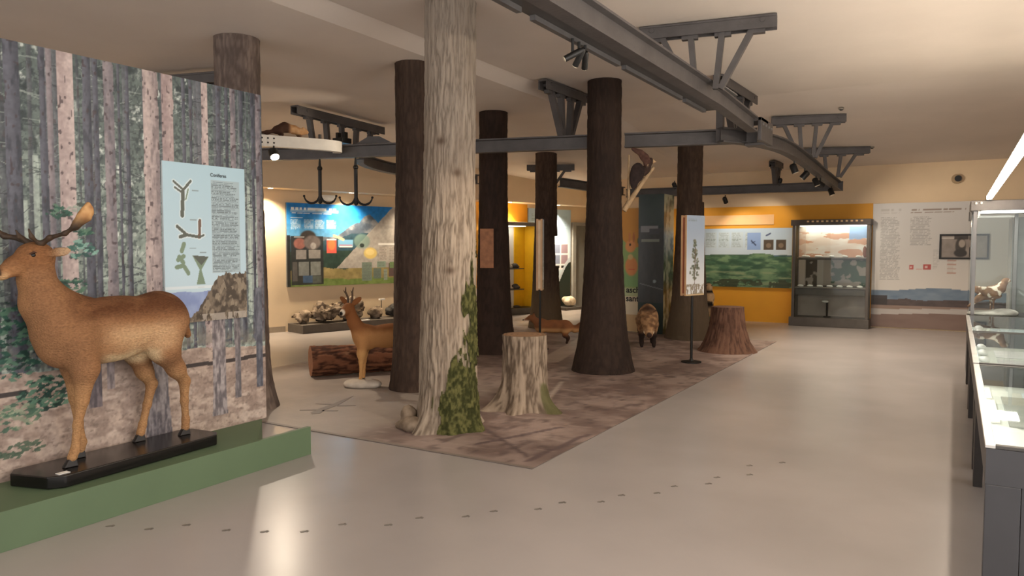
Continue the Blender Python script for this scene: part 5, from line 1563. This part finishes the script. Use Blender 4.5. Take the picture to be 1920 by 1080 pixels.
b.ell(bp_(.20, 2.43), (.085, .055, .055), brot(.75)).ell(bp_(.265, 2.545), (.042, .038, .036), brot(.2)).chain([(bp_(.235, 2.49), .04), (bp_(.262, 2.54), .036)]); b.chain([(bp_(.295, 2.542), .014), (bp_(.335, 2.535), .005)])
b.build('body', .007, FURS, lambda v: mix(mix((50, 38, 34), (84, 64, 54), fbm3(v * 40, 2, 2)), (214, 182, 140), np.maximum(sstep(.29, .297, (v - E0) @ rtv / .99985), np.exp(-(((v - E0) @ rtv - .225) / .012) ** 2 - ((v[:, 2] - 2.51) / .03) ** 2))) / 255, bd)
b = Blob(.03)
b.chain([(bp_(.20, 2.50, -.03), .02), (bp_(.20, 2.58, -.05), .022), (bp_(.14, 2.645, -.06), .016), (bp_(.04, 2.685, -.06), .008)]); b.ell(bp_(.19, 2.575, -.05), (.085, .018, .05), brot(-.8)).ell(bp_(.12, 2.64, -.06), (.09, .014, .028), brot(-.45))
b.build('wing', .006, FURS, lambda v: mix((66, 44, 38), (104, 76, 64), fbm3(v * 36, 2, 5)) / 255, bd)
b = Blob(.03)
b.ell(bp_(.10, 2.40, -.06), (.085, .02, .12), brot(-.15)).ell(bp_(.06, 2.30, -.06), (.05, .014, .10), brot(.0)); b.cone(bp_(.16, 2.43, -.04), bp_(.10, 2.42, -.06), .03, .03)
b.build('wing', .006, FURS, lambda v: mix((34, 28, 28), (62, 48, 44), fbm3(v * 36, 2, 6)) / 255, bd)
MB().tube([bp_(.18, 2.41), bp_(.185, 2.335)], .007, 6).build('leg', mat('bird_leg', (120, 96, 60), .6), bd)

# ---- banded animal half hidden behind the brown trunk, on a low green block
o = bpy.data.objects['green_block']
for vv in o.data.vertices:
    vv.co.x += -.42 if vv.co.x < -3.3 else -.38; vv.co.y += -.1; vv.co.z = min(vv.co.z, .30) if vv.co.z > .1 else vv.co.z
ow = thing('banded_bird', 'beige bird with black bands standing half hidden behind the brown trunk', 'bird', (-3.72, 12.98, .302), math.radians(-59))
b = Blob(.04)
b.chain([((0, 0, .16), .10), ((.02, 0, .34), .105), ((.03, 0, .46), .07)]); b.ell((.05, 0, .52), (.07, .065, .065)); b.cone((.10, 0, .515), (.135, 0, .49), .018, .006); b.chain([((-.08, 0, .14), .05), ((-.16, 0, .03), .03)])
for s in (-1, 1): b.cone((.02, s * .04, .08), (.03, s * .04, .01), .02, .016)
b.build('body', .012, FURS, lambda v: mix(mix((186, 150, 110), (216, 186, 146), fbm3(v * 20, 2, 2)), (26, 22, 20), np.clip(np.exp(-((v[:, 2] - .44) / .025) ** 2) + np.exp(-((v[:, 2] - .22) / .07) ** 2) * (fbm3(v * 9, 2, 7) > .45), 0, 1)) / 255, ow, True)
for s in (-1, 1): MB().sphere((.10, s * .04, .545), .009, 8, 6).build('eye', EYE, ow, True, True)
# ================================================================== TABLE CASES ON THE RIGHT
CASEM = mat('case_grey', (62, 62, 65), .4, .2, var=.06)
LEGM = mat('case_leg', (58, 54, 52), .5, .2)
CX0, CX1 = .12, 1.02
def table_case(label, y0, y1, end=False):
    t = thing('table_case', label, 'display case', ((CX0 + CX1) / 2, (y0 + y1) / 2, 0))
    m = MB()
    m.box(CX0, CX0 + .018, y0, y1, .60, .738); m.box(CX1 - .018, CX1, y0, y1, .60, .738); m.box(CX0 + .018, CX1 - .018, y0, y0 + .018, .60, .738); m.box(CX0 + .018, CX1 - .018, y1 - .018, y1, .60, .738)
    m.build('tray_side', CASEM, t)
    MB().box(CX0 + .0182, CX1 - .0182, y0 + .0182, y1 - .0182, .60, .62).build('tray_bed', mat('case_bed', (206, 212, 206), .7, var=.06, scale=4), t)
    for xa in (CX0 - .004, CX1 - .03): MB().box(xa, xa + .034, y0, y1, .739, .752).build('rim', mat('rim_steel', (190, 188, 184), .35, .5), t, bevel=.002)
    for ya in (y0, y1 - .03): MB().box(CX0 + .0305, CX1 - .0305, ya, ya + .03, .739, .752).build('end_rim', DGREY, t, bevel=.002)
    MB().box(CX0 + .019, CX0 + .032, y0 + .05, y1 - .05, .70, .735).build('inner_lamp', emat('case_lamp', (255, 250, 242), 10), t)
    MB().box(CX1 - .032, CX1 - .019, y0 + .05, y1 - .05, .70, .735).build('inner_lamp', emat('case_lamp', (255, 250, 242), 10), t)
    MB().box(CX0 + .031, CX1 - .031, y0 + .031, y1 - .031, .742, .749).build('glass_top', glassmat(), t)
    ye = [y1 - .30] if end else [y0 + .06, y1 - .30]
    for y in ye:
        for x in (CX0 + .012, CX1 - .062):
            MB().add([(x, y, .5995), (x + .05, y, .5995), (x + .05, y + .26, .5995), (x, y + .26, .5995), (x, y + .10, 0.001), (x + .05, y + .10, 0.001), (x + .05, y + .22, 0.001), (x, y + .22, 0.001)],
                     [(0, 1, 2, 3), (7, 6, 5, 4), (0, 4, 5, 1), (1, 5, 6, 2), (2, 6, 7, 3), (3, 7, 4, 0)]).build('leg', LEGM, t, bevel=.003)
    if end:
        MB().box(CX0, CX0 + .115, y0, y0 + .06, 0.001, .5995).build('leg', CASEM, t, bevel=.003)
        MB().box(CX1 - .115, CX1, y0, y0 + .06, 0.001, .5995).build('leg', CASEM, t, bevel=.003)
        MB().box(CX0 + .118, CX1 - .118, y0 + .01, y0 + .05, 0.05, .5995).build('end_panel', CASEM, t)
    return t
table_case('nearest glass-topped table case with white cards, at the right edge', 3.34, 5.66, True)
table_case('middle glass-topped table case in the row on the right', 5.72, 7.86)
table_case('furthest glass-topped table case in front of the tall glass vitrine', 7.92, 9.76)
def card(label, pts, z=.621, t=.012, name='specimen_card', m=WHITE, group=None):
    return tag(MB().prism(pts, z, z + t).build(name, m, bevel=.003), label, 'card', group)
def rect(x0, x1, y0, y1): return [(x0, y0), (x1, y0), (x1, y1), (x0, y1)]
card('small white card in the near corner of the nearest case', rect(.20, .245, 3.42, 3.60))
card('white cut corner card along the rim of the nearest case', [(.17, 3.92), (.25, 3.86), (.33, 3.95), (.34, 4.15), (.28, 4.3), (.17, 4.32)])
card('long white strip along the rim of the nearest case', rect(.165, .215, 4.42, 5.05))
card('pale strip at the far end of the nearest case rim', rect(.165, .205, 5.1, 5.5))
card('large white printed sheet in the nearest case', [(.40, 3.45), (.92, 3.45), (.92, 4.65), (.42, 4.65)], t=.006, name='printed_sheet')
card('pale blue sheet at the far end of the nearest case', rect(.36, .95, 4.75, 5.4), t=.006, name='printed_sheet', m=mat('pale_blue_card', (206, 222, 232), .6))
card('grey tray between the cards of the nearest case', rect(.25, .39, 4.35, 5.2), t=.01, name='specimen_tray', m=mat('tray_grey', (150, 154, 148), .7))
for i, (y, c) in enumerate(((5.95, (210, 222, 230)), (6.5, (196, 196, 200)), (7.1, (222, 224, 226)))):
    card(['pale blue sheet nearest in the middle case', 'grey sheet in the centre of the middle case', 'white sheet at the far end of the middle case'][i], rect(.30, .95, y, y + .45), t=.006, name='printed_sheet', m=mat('sheet_%d' % i, c, .6))
    rock_x = .22
for i, y in enumerate((5.9, 6.3, 6.75, 7.2, 7.6)):
    specimen('pale_specimen', '%s pale specimen from the near end of the middle case' % ORD[i], 'pale specimens in the middle case', .21, y, .621, (.07, .12, .05), (226, 226, 222))
for i, y in enumerate((8.1, 8.5, 8.9, 9.3)):
    specimen('pale_specimen', '%s pale specimen from the near end of the furthest case' % ORD[i], 'pale specimens in the furthest case', .23, y, .621, (.08, .12, .06), (232, 234, 232))
card('pale blue sheet lining the furthest case', rect(.34, .95, 8.1, 9.6), t=.006, name='printed_sheet', m=mat('pale_blue_card', (206, 222, 232), .6))

# ---- tall glass vitrine
tv = thing('tall_glass_vitrine', 'tall glass vitrine with a lit grey top behind the table cases', 'vitrine', (.66, 10.4, 0))
ty0, ty1, tx0, tx1 = 9.86, 10.9, .14, 1.3
STEEL = mat('brushed_steel', (118, 116, 115), .4, .6, var=.05)
MB().box(tx0, tx1, ty0, ty1, 0.001, .72).build('base', CASEM, tv, bevel=.005)
MB().box(tx0 - .01, tx1, ty0 - .01, ty1, 1.915, 2.03).build('top', mat('vitrine_grey_top', (104, 99, 96), .4, .3), tv, bevel=.006)
MB().box(tx0 + .10, tx0 + .52, ty0 + .06, ty0 + .5, 1.905, 1.9148).build('lamp_panel', emat('vitrine_lamp_white', (255, 250, 240), 14), tv)
for x, y in ((tx0 + .02, ty0 + .02), (tx1 - .06, ty0 + .02), (tx0 + .02, ty1 - .06), (tx1 - .06, ty1 - .06), (.60, ty1 - .06)):
    MB().box(x, x + .035, y, y + .035, .72, 1.915).build('post', STEEL, tv)
for a in ((tx0, tx0 + .008, ty0 + .06, ty1 - .07), (tx0 + .06, tx1 - .07, ty0, ty0 + .008), (tx0 + .06, tx1 - .07, ty1 - .008, ty1)):
    MB().box(*a, .722, 1.912).build('glass_pane', glassmat(), tv)
for k in range(2): MB().sphere((tx0 + .04 + .05 * k, ty0 - .02, 2.0), .016, 8, 6).build('clamp', WHITE, tv, True)
MB().tube([(tx0 - .012, ty0 + .0, 1.80), (tx0 - .012, ty0 + .0, 1.90)], .014, 8).build('hinge', DGREY, tv)
# mounted bird in it
gb = thing('mounted_bird', 'mounted brown bird with pale wing bars inside the tall glass vitrine', 'bird', (.36, 10.3, .72), math.radians(25))
b = Blob(.03)
b.chain([((-.12, 0, .20), .04), ((0, 0, .26), .075), ((.10, 0, .31), .055), ((.15, 0, .38), .034)]); b.ell((.165, 0, .405), (.036, .03, .03)); b.cone((.19, 0, .405), (.225, 0, .395), .011, .004)
b.chain([((-.14, 0, .18), .03), ((-.24, 0, .10), .014)])
for s in (-1, 1): b.ell((-.04, s * .062, .265), (.14, .022, .055), rotm('Y', .35)); b.cone((.02, s * .03, .20), (.02, s * .03, .04), .014, .008)
b.build('body', .009, FURS, lambda v: mix(mix((104, 78, 60), (150, 118, 92), fbm3(v * 30, 2, 2)), (216, 206, 190), (fbm3(v * 16, 2, 6) > .64) * 1.0) / 255, gb, True)
sb = Blob(.04); sb.ell((.36, 10.3, .735), (.24, .18, .04)).ell((.5, 10.32, .75), (.14, .13, .05))
v, f = sb.mesh(.014); v[:, 2] = np.clip(v[:, 2], .7205, 3)
tag(mesh_obj('bird_mound', v, f, ROCKM, None, True, False, mix((120, 116, 110), (206, 204, 200), fbm3(v * 12, 3, 2)) / 255), 'grey white mound under the bird in the tall glass vitrine', 'mound')
# grey ribbed cabinet behind it
gc = thing('grey_cabinet', 'tall grey ribbed cabinet behind the tall glass vitrine', 'cabinet', (1.1, 12.0, 0))
MB().box(.62, 1.6, 11.7, 12.4, 0.001, 1.9).build('body', mat('cab_grey', (150, 148, 146), .45, .2), gc, bevel=.01)
for k in range(6): MB().box(.64 + .16 * k, .69 + .16 * k, 11.672, 11.6995, .02, 1.88).build('rib', mat('cab_rib', (120, 118, 116), .4, .3), gc, bevel=.004)

# ---- hanging linear lamp over the table cases (real light source)
ll = thing('linear_lamp', 'long glowing linear lamp hanging over the table cases', 'lamp', (.3, 6, 2.06))
MB().box(.272, .328, 9.74, 9.95, 2.031, 2.076).build('end_cap', GREY, ll)
MB().box(.278, .322, -2.5, 9.7395, 2.034, 2.074).build('tube', emat('led_tube', (255, 238, 216), LED_E), ll)

# ---- spotlights on the rails (each with its own lamp)
def spot(label, loc, target, watts, ang=60, glow=0, col=(1, .84, .66), group='spotlights on the rails', r=.045):
    t = thing('track_spotlight', label, 'spotlight', loc, 0, group)
    L = Vector(loc); d = (Vector(target) - L).normalized(); h = L + Vector((0, 0, -.10))
    MB().tube([L, h], .010, 8).build('arm', BLACK, t)
    MB().tube([h - d * .07, h - d * .05, h + d * .05, h + d * .055], [r * .6, r, r, r * 1.02], 16).build('head', BLACK, t, True)
    MB().tube([h + d * .056, h + d * .06], r * .85, 16).build('lens', emat('lens_%s' % glow, (255, 236, 210), glow) if glow else mat('lens_dull', (220, 206, 180), .3), t)
    if watts:
        lamp_obj('SPOT', 'spot_lamp', h + d * .075, watts, col, .04, target, ang, .7)
for args in SPOTS:
    spot(*args)

# ---- small ceiling things
for lab, (x, y, z) in (('small round detector on the ceiling between two rail hangers', (-1.4, 11.17, 3.41)), ('small round detector on the ceiling near the far wall', (-1.25, 13.9, 3.19))):
    dt = thing('ceiling_detector', lab, 'detector', (x, y, z))
    MB().lathe([(.035, -.02), (.035, 0)], (x, y, z), 16).build('base', mat('detector_grey', (150, 142, 130), .6), dt)
    MB().lathe([(.015, -.035), (.028, -.021)], (x, y, z), 16).build('sensor_head', DGREY, dt)
